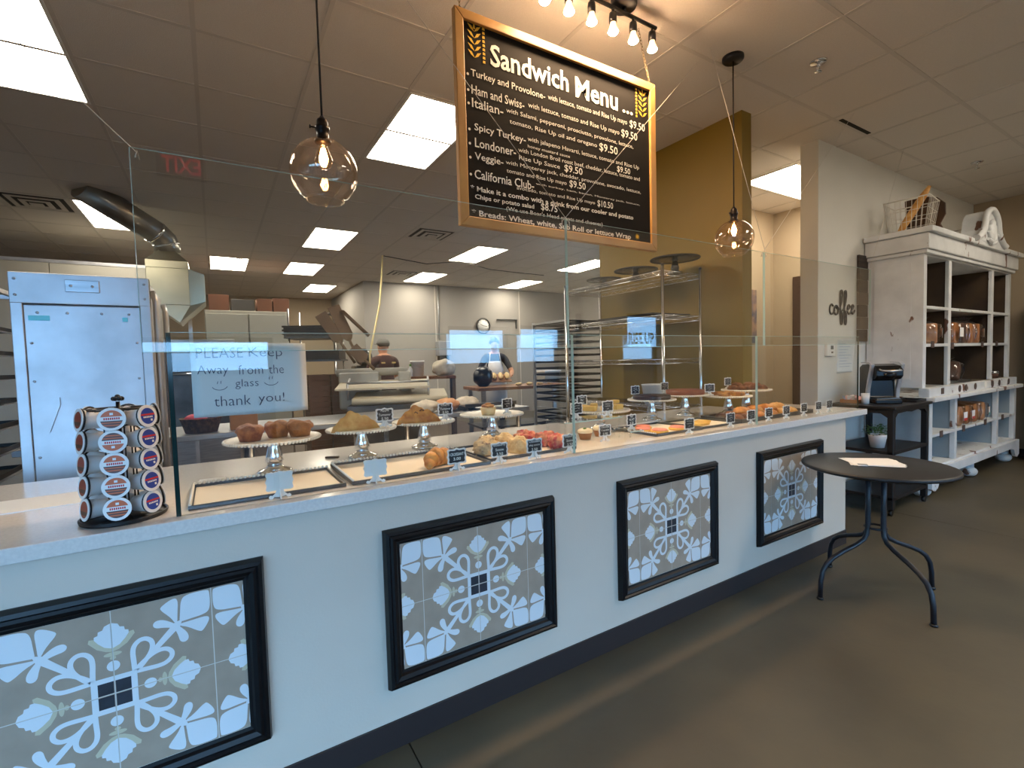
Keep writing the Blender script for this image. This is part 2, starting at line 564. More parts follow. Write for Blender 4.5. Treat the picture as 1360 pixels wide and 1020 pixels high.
for k, (a, b_) in enumerate(WIN):
    f = MB(); ZH = HEAD[round(a, 2)]
    for q in ((a, a + 0.04, ZS, ZH), (b_ - 0.04, b_, ZS, ZH), (a + 0.04, b_ - 0.04, ZS, ZS + 0.04), (a + 0.04, b_ - 0.04, ZH - 0.04, ZH)):
        f.box(q[0], q[1], YF - 0.11, YF - 0.05, q[2], q[3])
    o = struct(f.build('window_%d' % (k + 1), 'window_frame'))
    MB().box(a + 0.04, b_ - 0.04, YF - 0.085, YF - 0.079, ZS + 0.04, ZH - 0.04).build('pane', 'clear_glass', o)
    if k == 7:   # shop lettering on the street window, reads from outside
        mat('decal', rgb(86, 66, 52), 0.6)
        bm_ = MB()
        merge_text(bm_, text_mesh('RISE UP', 0.52, 0.17, 0.03, 'CENTER'), Matrix.Translation((5.29, YF - 0.09, 1.63)) @ FACE_FRONT)
        bm_.build('lettering', 'decal', o)
struct(MB().box(-400, 400, -600, YF - 0.15, -0.15, -0.05).build('ground', 'asphalt'))
# ------------------------------------------------------------------ service counter
CT = 0.94
sc_ = thing('service_counter', 'long pale grey service counter with four framed tile panels on its front', 'counter', (0, 0, 0))
MB().box(-3.6, 3.745, 0.0, 0.12, 0.0, 0.9).build('front_panel', 'counter_paint', sc_)
MB().box(3.665, 3.745, 0.12, 0.58, 0.0, 0.9).build('end_panel', 'counter_paint', sc_)
MB().box(-3.6, 3.745, -0.008, 0.0, 0.0, 0.098).build('toe_board', 'base_brown', sc_)
MB().box(-3.6, 3.4, 0.55, 0.85, 0.1, 0.9).build('cabinet_body', 'counter_paint', sc_)
wt = MB().prism([(-3.6, -0.035), (3.985, -0.035), (3.985, 0.59), (3.45, 0.59), (3.45, 0.9), (-3.6, 0.9)], 0.9, CT).build('worktop', 'quartz', bevel=0.003)
tag(wt, 'white speckled quartz worktop running along the whole service counter', 'worktop')

# patterned tile: one quarter motif, corner (0,0) at the motif centre
mat('tile_taupe', rgb(166, 148, 130), 0.35, var=0.06, vscale=14)
mat('tile_white', rgb(222, 226, 228), 0.35)
mat('tile_cream', rgb(202, 192, 164), 0.35)
mat('tile_black', rgb(44, 46, 54), 0.4, var=0.2, vscale=20)
mat('grout', rgb(214, 210, 200), 0.8)
TS = 0.225
def arc(cx, cy, r, a0, a1, n=10, ry=None):
    ry = ry or r
    return [(cx + r * math.cos(math.radians(a0 + (a1 - a0) * k / n)), cy + ry * math.sin(math.radians(a0 + (a1 - a0) * k / n))) for k in range(n + 1)]
def smooth_poly(pts, it=2):
    for _ in range(it):
        q = []
        for i in range(len(pts)):
            a, b = pts[i], pts[(i + 1) % len(pts)]
            q += [(a[0] * .75 + b[0] * .25, a[1] * .75 + b[1] * .25), (a[0] * .25 + b[0] * .75, a[1] * .25 + b[1] * .75)]
        pts = q
    return pts
def mir(pts):
    return [(y, x) for x, y in reversed(pts)]
white, cream, black = [], [], [[(0.01, 0.01), (0.155, 0.01), (0.155, 0.155), (0.01, 0.155)]]
def both(lst, p): lst.append(p); lst.append(mir(p))
half = []
both(white, [(0.0, 0.27)] + arc(0, 0.335, 0.062, -90, 90, 10) )
both(cream, [(0, 0.405)] + arc(0, 0.43, 0.03, -90, 90, 6, 0.022))
both(cream, arc(0, 0.475, 0.085, -90, 90, 8, 0.026))
both(cream, [(0, 0.505), (0.06, 0.52), (0.14, 0.57), (0.215, 0.665), (0.205, 0.705), (0.165, 0.70), (0.10, 0.61), (0, 0.555)])
both(white, [(0, 0.545), (0.07, 0.575), (0.125, 0.635), (0.16, 0.69), (0.158, 0.725), (0.125, 0.735), (0.12, 0.775), (0.08, 0.785), (0.062, 0.825), (0.025, 0.84), (0, 0.85)])
# flower in the outer corner
white.append(smooth_poly([(0.655, 0.655), (0.665, 0.75), (0.68, 0.93), (0.74, 0.985), (0.96, 0.985), (0.985, 0.96), (0.985, 0.74), (0.93, 0.68), (0.75, 0.665)]))
both(white, smooth_poly([(0.655, 0.635), (0.76, 0.64), (0.95, 0.655), (0.975, 0.60), (0.90, 0.475), (0.86, 0.47), (0.74, 0.57), (0.655, 0.61)]))
both(white, smooth_poly([(0.625, 0.63), (0.66, 0.60), (0.735, 0.50), (0.745, 0.42), (0.70, 0.385), (0.65, 0.41), (0.635, 0.50), (0.60, 0.60)]))
white.append([(0.33, 0.37), (0.37, 0.33), (0.66, 0.60), (0.69, 0.69), (0.60, 0.66)])
def catm2(P, n=4):
    out = []
    for i in range(len(P) - 1):
        p0, p1, p2, p3 = (Vector(P[max(i - 1, 0)]), Vector(P[i]), Vector(P[i + 1]), Vector(P[min(i + 2, len(P) - 1)]))
        for k in range(n):
            t = k / n
            out.append(0.5 * ((2 * p1) + (p2 - p0) * t + (2 * p0 - 5 * p1 + 4 * p2 - p3) * t * t + (3 * p1 - p0 - 3 * p2 + p3) * t ** 3))
    return out + [Vector(P[-1])]
def loop_strokes(mb, z):
    L = [(0.195, 0.18), (0.19, 0.30), (0.185, 0.42), (0.20, 0.50), (0.25, 0.555), (0.315, 0.56), (0.365, 0.515), (0.375, 0.445), (0.345, 0.36), (0.27, 0.26), (0.20, 0.19)]
    for k, P in enumerate((L, mir(L))):
        mb.stroke([(q.x * TS, q.y * TS) for q in catm2(P)], 0.052 * TS, z + 0.00004 * k)
    for k, P in enumerate(([(0.185, 0.0), (0.185, 0.21)], [(0.0, 0.185), (0.21, 0.185)])):
        mb.stroke([(x * TS, y * TS) for x, y in P], 0.06 * TS, z + 0.0001 + 0.00004 * k)
def tile_meshes(cut=None):
    out = []
    g = 0.0012
    body = MB().box(g, TS - g, g, TS - g, 0, 0.008)
    w_ = MB()
    for k, p in enumerate(white): w_.flat([(x * TS, y * TS) for x, y in p], 0.0086 + 0.00004 * k)
    loop_strokes(w_, 0.0091)
    c_ = MB()
    for k, p in enumerate(cream): c_.flat([(x * TS, y * TS) for x, y in p], 0.0082 + 0.00003 * k)
    k_ = MB()
    for p in black: k_.flat([(x * TS, y * TS) for x, y in p], 0.0085)
    for mb, nm in ((body, 'tile'), (c_, 'cream_print'), (w_, 'white_print'), (k_, 'black_print')):
        bm = bmesh.new(); me = mb.mesh(nm); bm.from_mesh(me)
        for (co, no) in (((g, 0, 0), (-1, 0, 0)), ((0, g, 0), (0, -1, 0))):
            bmesh.ops.bisect_plane(bm, geom=bm.verts[:] + bm.edges[:] + bm.faces[:], plane_co=co, plane_no=no, clear_outer=True)
        if cut:
            bmesh.ops.bisect_plane(bm, geom=bm.verts[:] + bm.edges[:] + bm.faces[:], plane_co=(cut[0], 0, 0), plane_no=(cut[1], 0, 0), clear_outer=True)
            if nm == 'tile':
                bmesh.ops.holes_fill(bm, edges=[e for e in bm.edges if e.is_boundary])
        for f in bm.faces:
            if nm != 'tile' and f.normal.z < 0: f.normal_flip()
        bm.to_mesh(me); bm.free()
        out.append(me if len(me.polygons) else None)
    return out
FULL = tile_meshes()
PART = {}
IW, IH = 0.612, 0.45
SIDE = (IW - 2 * TS) / 2
CUT = tile_meshes((TS - SIDE, -1))       # keeps the outer strip (flower edge) x > TS-SIDE
def flip_me(me, sx, sy):
    if me is None: return None
    m2 = me.copy()
    m2.transform(Matrix.Diagonal((sx, sy, 1, 1)))
    if sx * sy < 0: m2.flip_normals()
    return m2
TM = {}
for nm, src in (('full', FULL), ('cut', CUT)):
    for sx in (-1, 1):
        for sy in (-1, 1):
            TM[(nm, sx, sy)] = [flip_me(m, sx, sy) for m in src]
PM = ['tile_taupe', 'tile_cream', 'tile_white', 'tile_black']
def tile_panel(xc, zc, label):
    t = thing('tile_panel', label, 'tile panel', (xc, -0.001, zc), 0, 'framed tile panels on the counter front')
    fwid = 0.057
    prof = [(0, 0.006), (0.006, 0.026), (0.016, 0.030), (0.022, 0.024), (0.03, 0.028), (0.042, 0.022), (0.048, 0.014), (0.057, 0.012), (0.057, 0.0), (0, 0)]
    W, Hh = IW / 2 + fwid, IH / 2 + fwid
    cor = [(-W, -Hh), (W, -Hh), (W, Hh), (-W, Hh)]
    inn = [(1, 1), (-1, 1), (-1, -1), (1, -1)]
    for k in range(4):
        k2 = (k + 1) % 4
        vs = []
        for (d, h) in prof:
            for q in (k, k2):
                vs.append((cor[q][0] + inn[q][0] * d, -h, cor[q][1] + inn[q][1] * d))
        n = len(prof)
        fs = [(2 * i, 2 * i + 1, 2 * ((i + 1) % n) + 1, 2 * ((i + 1) % n)) for i in range(n)]
        fs += [tuple(2 * i for i in range(n)), tuple(2 * i + 1 for i in reversed(range(n)))]
        MB().add(vs, fs).build('frame_moulding', 'black_wood', t, fix=True)
    MB().box(-IW / 2, IW / 2, -0.0094, 0, -IH / 2, IH / 2).build('grout_bed', 'grout', t)
    for sx in (-1, 1):
        for sy in (-1, 1):
            for nm in ('full', 'cut'):
                ms = TM[(nm, sx, sy)]
                if nm == 'full':
                    loc, mm = (0, -0.002, 0), ms
                else:           # neighbour tile, mirrored at the shared grout line
                    mm = TM[('cut', -sx, sy)]
                    loc = (sx * 2 * TS, -0.002, 0)
                o = put('tile', mm[0], PM[0], t, 0, loc, (PI / 2, 0, 0))
                for q in (1, 2, 3):
                    if mm[q] is not None:
                        put(['', 'cream_print', 'white_print', 'black_print'][q], mm[q], PM[q], o)['kind'] = 'stuff'
    return t
ZP = 0.501
PL = ['nearest framed tile panel, cut off by the left edge of the picture', 'second framed tile panel from the left, below the croissant tag',
      'third framed tile panel from the left on the counter front', 'farthest framed tile panel, partly behind the round black table']
for k, xc in enumerate((-0.265, 0.825, 1.92, 3.03)):
    tile_panel(xc, ZP, PL[k])

# ------------------------------------------------------------------ glass screens
GY = 0.012
for k, (a, b) in enumerate(((-0.1, 1.325), (1.331, 2.70), (2.706, 3.96))):
    t = thing('counter_glass', ['left low glass screen with the handwritten keep away paper', 'middle low glass screen in front of the scones and cake stands',
              'right low glass screen near the coffee corner with a paper taped to it'][k], 'glass screen', (a, GY, CT), 0, 'low glass screens standing on the worktop')
    MB().box(0, b - a, 0, 0.01, 0, 0.518).build('pane', 'clear_glass', t)
    e = MB().box(-0.011 if k == 0 else -0.001, 0, 0, 0.01, 0, 0.518)
    e.build('polished_edge', 'glass_edge' if k == 0 else 'edge_light', t)
    MB().box(0, b - a, 0, 0.0035, 0.518, 0.52).build('top_edge', 'edge_light', t)
    MB().box(b - a, b - a + 0.001, 0, 0.01, 0, 0.518).build('polished_edge', 'edge_light' if k < 2 else 'glass_edge', t)
    if k < 2:
        pass
HP = [(-0.16, 1.268), (1.276, 2.70), (2.712, 4.03)]
WIRES = [((-1.36, 0.12), (2.68, 0.38)), ((0.23, 0.19), (4.31, 0.2)), ((2.62, 0.25), (5.5, 0.3))]
mat('wire', rgb(205, 200, 190), 0.4)
for k, (a, b) in enumerate(HP):
    t = thing('hanging_panel', ['left clear acrylic sheet hung on wires above the counter', 'middle clear acrylic sheet hung on wires in front of the menu board',
              'right clear acrylic sheet hung on wires near the coffee sign'][k], 'acrylic sheet', (a, -0.03, 1.404), 0, 'acrylic sheets hanging above the counter')
    MB().box(0, b - a, 0, 0.005, 0, 0.531).build('sheet', 'clear_glass', t)
    MB().box(0, b - a, -0.0004, 0.0054, -0.0016, 0.0).build('bottom_edge', 'edge_light', t)
    MB().box(-0.0012, 0, -0.0004, 0.0054, 0, 0.531).build('side_edge', 'edge_light', t)
    MB().box(b - a, b - a + 0.0012, -0.0004, 0.0054, 0, 0.531).build('side_edge', 'edge_light', t)
    MB().box(0, b - a, 0.0, 0.003, 0.531, 0.5322).build('top_edge', 'edge_light', t)
    for q in range(2):
        x0 = 0.015 if q == 0 else b - a - 0.015
        x1 = WIRES[k][q][0] - a
        MB().tube([(x0, 0.0025, 0.52), (x1, 0.03 + WIRES[k][q][1], CEIL - 1.404)], 0.0012, 5).build('wire', 'wire', t)
        MB().tube([(x0 - 0.004, -0.004, 0.505), (x0, 0.002, 0.525), (x0 + 0.004, 0.009, 0.505)], 0.0014, 5).build('wire_loop', 'wire', t)
# ------------------------------------------------------------------ pendant lamps and track light
mat('brown_metal', rgb(40, 32, 28), 0.35, 0.6)
mat('cord', rgb(16, 14, 14), 0.7)
glass_mat('amber_glass', (1.0, 0.955, 0.91), f0=0.06, gtint=(1.0, 0.93, 0.85))
glass_mat('bulb_glass', (1.0, 0.9, 0.75), f0=0.05)
emit_mat('filament', (1.0, 0.55, 0.2), 110.0)
emit_mat('bulb_glow', (1.0, 0.66, 0.38), 640.0)
mat('bulb_white', rgb(250, 225, 200), 0.3, emit=(1.0, 0.6, 0.35), estr=1.2)
def pendant(x, y, zc, label):
    t = thing('pendant_lamp', label, 'pendant lamp', (x, y, zc), 0, 'globe pendant lamps above the counter')
    top = CEIL - zc
    MB().lathe([(0.0, top - 0.028), (0.055, top - 0.027), (0.063, top - 0.018), (0.063, top - 0.001)], 24).build('canopy', 'black_metal', t)
    MB().tube([(0, 0, top - 0.025), (0, 0, 0.19)], 0.0038, 6).build('cord', 'cord', t)
    s = MB().lathe([(0.006, 0.2), (0.01, 0.192), (0.016, 0.188), (0.02, 0.18), (0.021, 0.165), (0.025, 0.162), (0.025, 0.15), (0.021, 0.146), (0.021, 0.118), (0.028, 0.115), (0.028, 0.105), (0.0, 0.104)], 20)
    o = s.build('socket', 'brown_metal', t)
    MB().tube([(-0.02, 0, 0.155), (-0.04, 0, 0.155)], 0.003, 6).ball((-0.042, 0, 0.155), 0.007, 8, 6, (0.5, 1, 1)).build('switch_key', 'brown_metal', o)
    R = 0.117
    pr = [(R * math.sin(math.radians(a)), R * math.cos(math.radians(a))) for a in range(14, 148, 7)]
    pr += [(R * 0.56, -R * 0.86), (R * 0.55, -R * 0.9)]
    outer = pr
    inner = [(r - 0.002, z) for r, z in reversed(pr)]
    MB().lathe(outer + inner + [outer[0]], 40).build('globe', 'amber_glass', t)
    b = MB().lathe([(0.012, 0.105), (0.014, 0.09), (0.022, 0.07), (0.03, 0.05), (0.031, 0.04), (0.027, 0.026), (0.015, 0.014), (0.0, 0.01)], 20)
    bo = b.build('bulb', 'bulb_glass', t)
    f = MB()
    for k in range(6):
        a = k * PI / 3
        f.tube([(0.005 * math.cos(a), 0.005 * math.sin(a), 0.085), (0.014 * math.cos(a), 0.014 * math.sin(a), 0.05), (0.006 * math.cos(a + 0.5), 0.006 * math.sin(a + 0.5), 0.022)], 0.0022, 5)
    f.build('filament', 'filament', bo)
pendant(0.375, 0.24, 2.058, 'left globe pendant lamp hanging nearer, left of the menu board')
pendant(2.83, 0.24, 2.085, 'right globe pendant lamp hanging in front of the olive wall')

tl = thing('track_light', 'black ceiling bar lamp with a row of bare glowing bulbs above the menu board', 'track light', (1.88, 0.22, CEIL))
MB().lathe([(0.0, -0.05), (0.062, -0.048), (0.066, -0.04), (0.066, -0.001)], 24).build('canopy', 'black_metal', tl)
MB().cyl((0, 0, -0.05), (0, 0, -0.075), 0.012).build('stem', 'black_metal', tl)
MB().cyl((-0.62, 0, -0.075), (0.235, 0, -0.075), 0.0095, n=10).build('bar', 'black_metal', tl)
for k in range(6):
    x = 0.205 - 0.142 * k
    h = MB().cyl((x, 0, -0.08), (x, 0, -0.1), 0.006)
    h.lathe([(0.008, -0.1), (0.018, -0.104), (0.02, -0.12), (0.02, -0.15), (0.0, -0.15)][::-1], 14, (x, 0, 0))
    ho = h.build('lamp_holder', 'black_metal', tl)
    b = MB().lathe([(0.0, -0.203), (0.016, -0.201), (0.024, -0.196), (0.026, -0.19), (0.022, -0.178), (0.016, -0.165), (0.014, -0.15)], 16, (x, 0, 0))
    b.build('bulb', 'bulb_white', ho)
    MB().lathe([(0.0, -0.207), (0.014, -0.2055), (0.021, -0.202), (0.0255, -0.196)], 16, (x, 0, 0)).build('bulb_face', 'bulb_glow', ho)

# ------------------------------------------------------------------ sandwich menu board
mat('oak', rgb(196, 150, 84), 0.5, col2=rgb(174, 124, 62), vscale=6, stretch=(1, 6, 1), ramp=(0.3, 0.75))
mat('chalkboard', rgb(24, 22, 21), 0.9, spec=0.2, var=0.15, vscale=4)
mat('chalk_yellow', rgb(238, 190, 60), 0.9)
mat('brass', rgb(96, 84, 62), 0.5, 0.6)
BX0, BX1, BZ0, BZ1 = 0.847, 1.955, 1.892, 2.722
BK = 1.11
mb = thing('menu_board', 'large oak framed chalkboard with the handwritten sandwich menu hung on chains', 'menu board', ((BX0 + BX1) / 2 * BK, 0.29, 1.353 + BK * (BZ0 - 1.353)))
mb.scale = (BK, BK, BK)
CEIL_L = (CEIL - (1.353 + BK * (BZ0 - 1.353))) / BK
W, Hh = (BX1 - BX0) / 2, BZ1 - BZ0
fw_ = 0.038
q = [(-W, 0), (W, 0), (W, Hh), (-W, Hh)]
qi = [(-W + fw_, fw_), (W - fw_, fw_), (W - fw_, Hh - fw_), (-W + fw_, Hh - fw_)]
for k in range(4):
    k2 = (k + 1) % 4
    vs = []
    for yy in (-0.012, 0.016):
        vs += [(q[k][0], yy, q[k][1]), (q[k2][0], yy, q[k2][1]), (qi[k2][0], yy, qi[k2][1]), (qi[k][0], yy, qi[k][1])]
    MB().add(vs, [(0, 1, 2, 3), (7, 6, 5, 4), (0, 4, 5, 1), (1, 5, 6, 2), (2, 6, 7, 3), (3, 7, 4, 0)]).build('frame_side', 'oak', mb, 0.003, fix=True)
MB().box(-W + fw_, W - fw_, 0.0, 0.012, fw_, Hh - fw_).build('slate', 'chalkboard', mb)
XC = (BX0 + BX1) / 2
def chalk(name, parts, m='chalk', dy=-0.0012):
    b = MB()
    for (s, x, z, wd, ht, bold) in parts:
        merge_text(b, text_mesh(s, wd, ht, bold), Matrix.Translation((x - XC, dy, z - BZ0)) @ FACE_FRONT)
    o = b.build(name, m, mb)
    o['kind'] = 'stuff'
    return o
chalk('title_lettering', [('Sandwich', 1.006, 2.545, 0.40, 0.088, 0.02), ('Menu', 1.445, 2.535, 0.26, 0.092, 0.02), ('...', 1.735, 2.538, 0.07, 0.016, 0.02)])
mL = []
def ln(s, x0, x1, z, h, bold=0.0): mL.append((s, x0, z - h / 2, x1 - x0, h, bold))
big = 0.036; sm = 0.024
for z in (2.487, 2.426, 2.375, 2.275, 2.22, 2.166, 2.1): mL.append(('•', 0.896, z - 0.008, 0.011, 0.011, 0))
ln('Turkey and Provolone-', 0.915, 1.275, 2.49, big, 0.008); ln('with lettuce, tomato and Rise Up mayo', 1.29, 1.765, 2.494, 0.03)
ln('$9.50', 1.782, 1.887, 2.494, 0.042, 0.01)
ln('Ham and Swiss-', 0.916, 1.165, 2.43, big, 0.008); ln('with lettuce, tomato and Rise Up mayo', 1.185, 1.712, 2.434, 0.028)
ln('$9.50', 1.725, 1.833, 2.438, 0.042, 0.01)
ln('Italian-', 0.916, 1.06, 2.379, big, 0.008); ln('with Salami, pepperoni, prosciutto, provolone, lettuce,', 1.075, 1.804, 2.386, sm)
ln('tomato, Rise Up oil and oregano', 1.09, 1.568, 2.344, sm); ln('$9.50', 1.582, 1.699, 2.343, 0.042, 0.01)
ln('Spicy Turkey-', 0.924, 1.168, 2.283, big, 0.008); ln('with jalapeno Havarti, lettuce, tomato and Rise Up', 1.178, 1.842, 2.292, sm)
ln('honey mustard sauce', 1.178, 1.405, 2.262, 0.016, 0.0); ln('$9.50', 1.693, 1.781, 2.262, 0.032, 0.01)
ln('Londoner-', 0.924, 1.117, 2.226, big, 0.008); ln('with London Broil roast beef, cheddar, lettuce, tomato and', 1.129, 1.846, 2.238, sm - 0.003)
ln('Rise Up Sauce', 1.132, 1.347, 2.205, sm); ln('$9.50', 1.372, 1.477, 2.207, 0.036, 0.01)
ln('Veggie-', 0.922, 1.054, 2.169, big, 0.008); ln('with Monterey jack, cheddar, provolone, avocado, lettuce,', 1.066, 1.852, 2.174, sm - 0.003)
ln('tomato and Rise Up mayo', 1.069, 1.383, 2.14, sm - 0.002); ln('$9.50', 1.399, 1.494, 2.143, 0.036, 0.01)
ln('California Club-', 0.918, 1.205, 2.102, big, 0.008); ln('with turkey, ham, bacon, Monterey jack, lettuce,', 1.215, 1.844, 2.112, 0.01)
ln('avocado, tomato and Rise Up mayo', 1.116, 1.549, 2.078, 0.019); ln('$10.50', 1.564, 1.663, 2.08, 0.034, 0.01)
ln('* Make it a combo with a drink from our cooler and potato', 0.899, 1.797, 2.042, 0.028, 0.018)
ln('Chips or potato salad', 0.917, 1.203, 2.011, 0.024, 0.016); ln('$8.75', 1.239, 1.328, 2.018, 0.034, 0.01)
ln("(We use Boar's Head meats and cheeses)", 1.062, 1.594, 1.984, 0.023, 0.0)
ln('* Breads: Wheat, white, Sub Roll or lettuce Wrap', 0.901, 1.779, 1.946, 0.032, 0.018)
chalk('menu_lettering', mL)
def wheat(x, z, s, flip):
    b = MB()
    b.M = Matrix.Translation((x - XC, -0.0013, z - BZ0)) @ FACE_FRONT
    for k in range(5):
        zz = -0.05 + 0.025 * k
        for sg in (-1, 1):
            b.flat([(0, zz), (sg * 0.016, zz + 0.008), (sg * 0.03, zz + 0.026), (sg * 0.012, zz + 0.02)] if sg > 0 else [(0, zz), (sg * 0.012, zz + 0.02), (sg * 0.03, zz + 0.026), (sg * 0.016, zz + 0.008)])
    b.flat([(-0.006, 0.06), (0.006, 0.06), (0, 0.09)])
    for k in range(9):
        b.flat([(flip * 0.042 - 0.006, -0.06 + k * 0.016), (flip * 0.042 + 0.006, -0.06 + k * 0.016), (flip * 0.042 + 0.005, -0.05 + k * 0.016), (flip * 0.042 - 0.005, -0.05 + k * 0.016)])
    b.build('wheat_drawing', 'chalk_yellow', mb)['kind'] = 'stuff'
wheat(0.935, 2.605, 1, 1)
wheat(1.872, 2.598, 1, -1)
b = MB(); b.M = Matrix.Translation((1.823 - XC, -0.0013, 1.955 - BZ0)) @ FACE_FRONT
b.flat(arc(0, 0, 0.009, 0, 345, 15))
for k in range(10):
    a = 36 * k
    b.flat([arc(0, 0, 0.010, a - 10, a - 10, 1)[0], arc(0, 0, 0.017, a, a, 1)[0], arc(0, 0, 0.010, a + 10, a + 10, 1)[0]])
b.build('sun_drawing', 'chalk_yellow', mb)['kind'] = 'stuff'
def chain(p0, p1, parent):
    p0, p1 = Vector(p0), Vector(p1)
    n = int((p1 - p0).length / 0.016)
    c = MB()
    d = (p1 - p0) / n
    for k in range(n):
        m_ = p0 + d * (k + 0.5)
        u = Vector((1, 0, 0)) if k % 2 else Vector((0, 1, 0))
        c.tube([m_ + d * 0.62, m_ + d * 0.35 + u * 0.0045, m_ - d * 0.35 + u * 0.0045, m_ - d * 0.62, m_ - d * 0.35 - u * 0.0045, m_ + d * 0.35 - u * 0.0045], 0.0013, 4, closed=True)
    c.build('chain', 'brass', parent)
chain((-W + 0.03, 0.002, Hh + 0.012), (-W + 0.02, 0.04, CEIL_L), mb)
chain((W - 0.03, 0.002, Hh + 0.012), (W - 0.05, 0.05, CEIL_L), mb)
for s in (-1, 1):
    MB().tube([(s * (W - 0.03), 0.002, Hh - 0.002), (s * (W - 0.03) - 0.006, 0.002, Hh + 0.008), (s * (W - 0.03), 0.002, Hh + 0.016), (s * (W - 0.03) + 0.006, 0.002, Hh + 0.008)], 0.0016, 5, closed=True).build('screw_eye', 'brass', mb)
# exit sign on the front wall behind the camera (mirrored in the acrylic sheet)
ex = thing('exit_sign', 'dark exit sign with glowing red letters above the street windows', 'exit sign', (-0.15, YF + 0.002, 2.93))
MB().box(-0.17, 0.17, 0, 0.04, 0, 0.2).build('housing', 'black_plastic', ex, 0.004)
emit_mat('exit_red', (1.0, 0.03, 0.05), 0.8)
b = MB(); merge_text(b, text_mesh('EXIT', 0.27, 0.13, 0.02, 'CENTER'), Matrix.Translation((0, 0.0415, 0.1)) @ Matrix.Rotation(PI, 4, 'Z') @ FACE_FRONT)
b.build('letters', 'exit_red', ex)['kind'] = 'stuff'
# ------------------------------------------------------------------ coffee pod carousel
KX, KY = -0.236, 0.105
car = thing('pod_carousel', 'black wire carousel of coffee pods on the left end of the worktop', 'pod carousel', (KX, KY, CT))
MB().lathe([(0.0, 0.0), (0.098, 0.0), (0.1, 0.003), (0.1, 0.007), (0.0, 0.007)], 40).build('base', 'black_metal', car)
MB().tube([(0.098 * math.cos(2 * PI * k / 36), 0.098 * math.sin(2 * PI * k / 36), 0.009) for k in range(36)], 0.004, 6, closed=True).build('base_ring', 'black_metal', car)
MB().cyl((0, 0, 0), (0, 0, 0.33), 0.005).build('stem', 'black_metal', car)
kn = MB()
for k in range(6):
    kn.ball((0.009 * math.cos(k * PI / 3), 0.009 * math.sin(k * PI / 3), 0.338), 0.0065, 8, 6)
kn.ball((0, 0, 0.343), 0.007, 8, 6).build('knob', 'black_metal', car)
MB().tube([(0.072 * math.cos(2 * PI * k / 28), 0.072 * math.sin(2 * PI * k / 28), 0.31) for k in range(28)], 0.0028, 6, closed=True).build('top_ring', 'black_metal', car)
MB().cyl((-0.072, 0, 0.31), (0.072, 0, 0.31), 0.002, n=6).build('spoke', 'black_metal', car)
MB().cyl((0, -0.072, 0.31), (0, 0.072, 0.31), 0.002, n=6).build('spoke', 'black_metal', car)
pod_cup = MB().lathe([(0.0, 0.0), (0.0165, 0.0), (0.0178, 0.002), (0.0222, 0.04), (0.0222, 0.0425), (0.0255, 0.043), (0.0255, 0.0445), (0.0, 0.0445)], 22).mesh('cup')
mat('pod_white', rgb(225, 224, 222), 0.45)
mat('foil', rgb(236, 234, 230), 0.35)
mat('pr_orange', rgb(206, 96, 40), 0.4); mat('pr_brown', rgb(84, 48, 34), 0.4); mat('pr_red', rgb(150, 50, 36), 0.4)
mat('pr_blue', rgb(36, 66, 150), 0.4); mat('pr_redtext', rgb(200, 44, 40), 0.4); mat('pr_rust', rgb(150, 62, 40), 0.4)
def seg(r, y0, y1, z):
    pts = []
    for k in range(0, 41):
        a = 2 * PI * k / 40
        x, y = r * math.cos(a), r * math.sin(a)
        pts.append((x, min(max(y, y0), y1)))
    return pts
def lid_mesh(kind):
    me = bpy.data.meshes.new('lid')
    cols = {'orange': ['foil', 'pr_orange', 'pr_brown', 'pr_redtext', 'pr_orange'], 'blue': ['foil', 'pr_blue', 'pr_redtext', 'chalk', 'pr_blue'], 'rust': ['foil', 'pr_rust', 'pr_red', 'pr_brown', 'pr_rust']}[kind]
    bm = bmesh.new()
    def poly(pts, z, mi):
        vs = []
        last = None
        for p in pts:
            if last is None or (abs(p[0] - last[0]) + abs(p[1] - last[1])) > 1e-5:
                vs.append(bm.verts.new((p[0], p[1], z))); last = p
        if (vs[0].co - vs[-1].co).length < 1e-5: vs.pop()
        f = bm.faces.new(vs); f.material_index = mi
    circ = lambda r: [(r * math.cos(2 * PI * k / 32), r * math.sin(2 * PI * k / 32)) for k in range(32)]
    poly(circ(0.0252), 0.0447, 0)
    if kind == 'orange':
        poly(seg(0.0195, 0.0055, 0.03, 0), 0.0449, 1)
        poly(seg(0.0195, -0.03, -0.0035, 0), 0.0449, 2)
        poly(seg(0.0192, -0.009, -0.0065, 0), 0.0451, 4)
        poly(seg(0.0192, -0.015, -0.012, 0), 0.0451, 4)
        for k in range(8):
            x = -0.0135 + k * 0.0036
            poly([(x, -0.0012), (x + 0.0026, -0.0012), (x + 0.0026, 0.0034), (x, 0.0034)], 0.0451, 3)
        poly([(-0.003, 0.009), (0.003, 0.009), (0.003, 0.014), (-0.003, 0.014)], 0.0451, 0)
    elif kind == 'blue':
        poly(circ(0.0185), 0.0449, 1)
        poly(seg(0.018, 0.0015, 0.0055, 0), 0.0451, 2)
        for k in range(6):
            x = -0.012 + k * 0.0042
            poly([(x, -0.004), (x + 0.003, -0.004), (x + 0.003, -0.0005), (x, -0.0005)], 0.0451, 3)
        poly([(0.006, -0.012), (0.011, -0.012), (0.011, -0.007), (0.006, -0.007)], 0.0451, 3)
    else:
        poly(circ(0.0185), 0.0449, 1)
        poly(seg(0.018, 0.002, 0.009, 0), 0.0451, 2)
        poly(seg(0.018, -0.012, -0.004, 0), 0.0451, 3)
    bm.to_mesh(me); bm.free()
    for c in cols: me.materials.append(MATS[c])
    return me
LID = {k: lid_mesh(k) for k in ('orange', 'blue', 'rust')}
ring = MB().tube([(0.0238 * math.cos(2 * PI * k / 22), 0.0238 * math.sin(2 * PI * k / 22), 0.0405) for k in range(22)], 0.002, 5, closed=True).mesh('holder_ring')
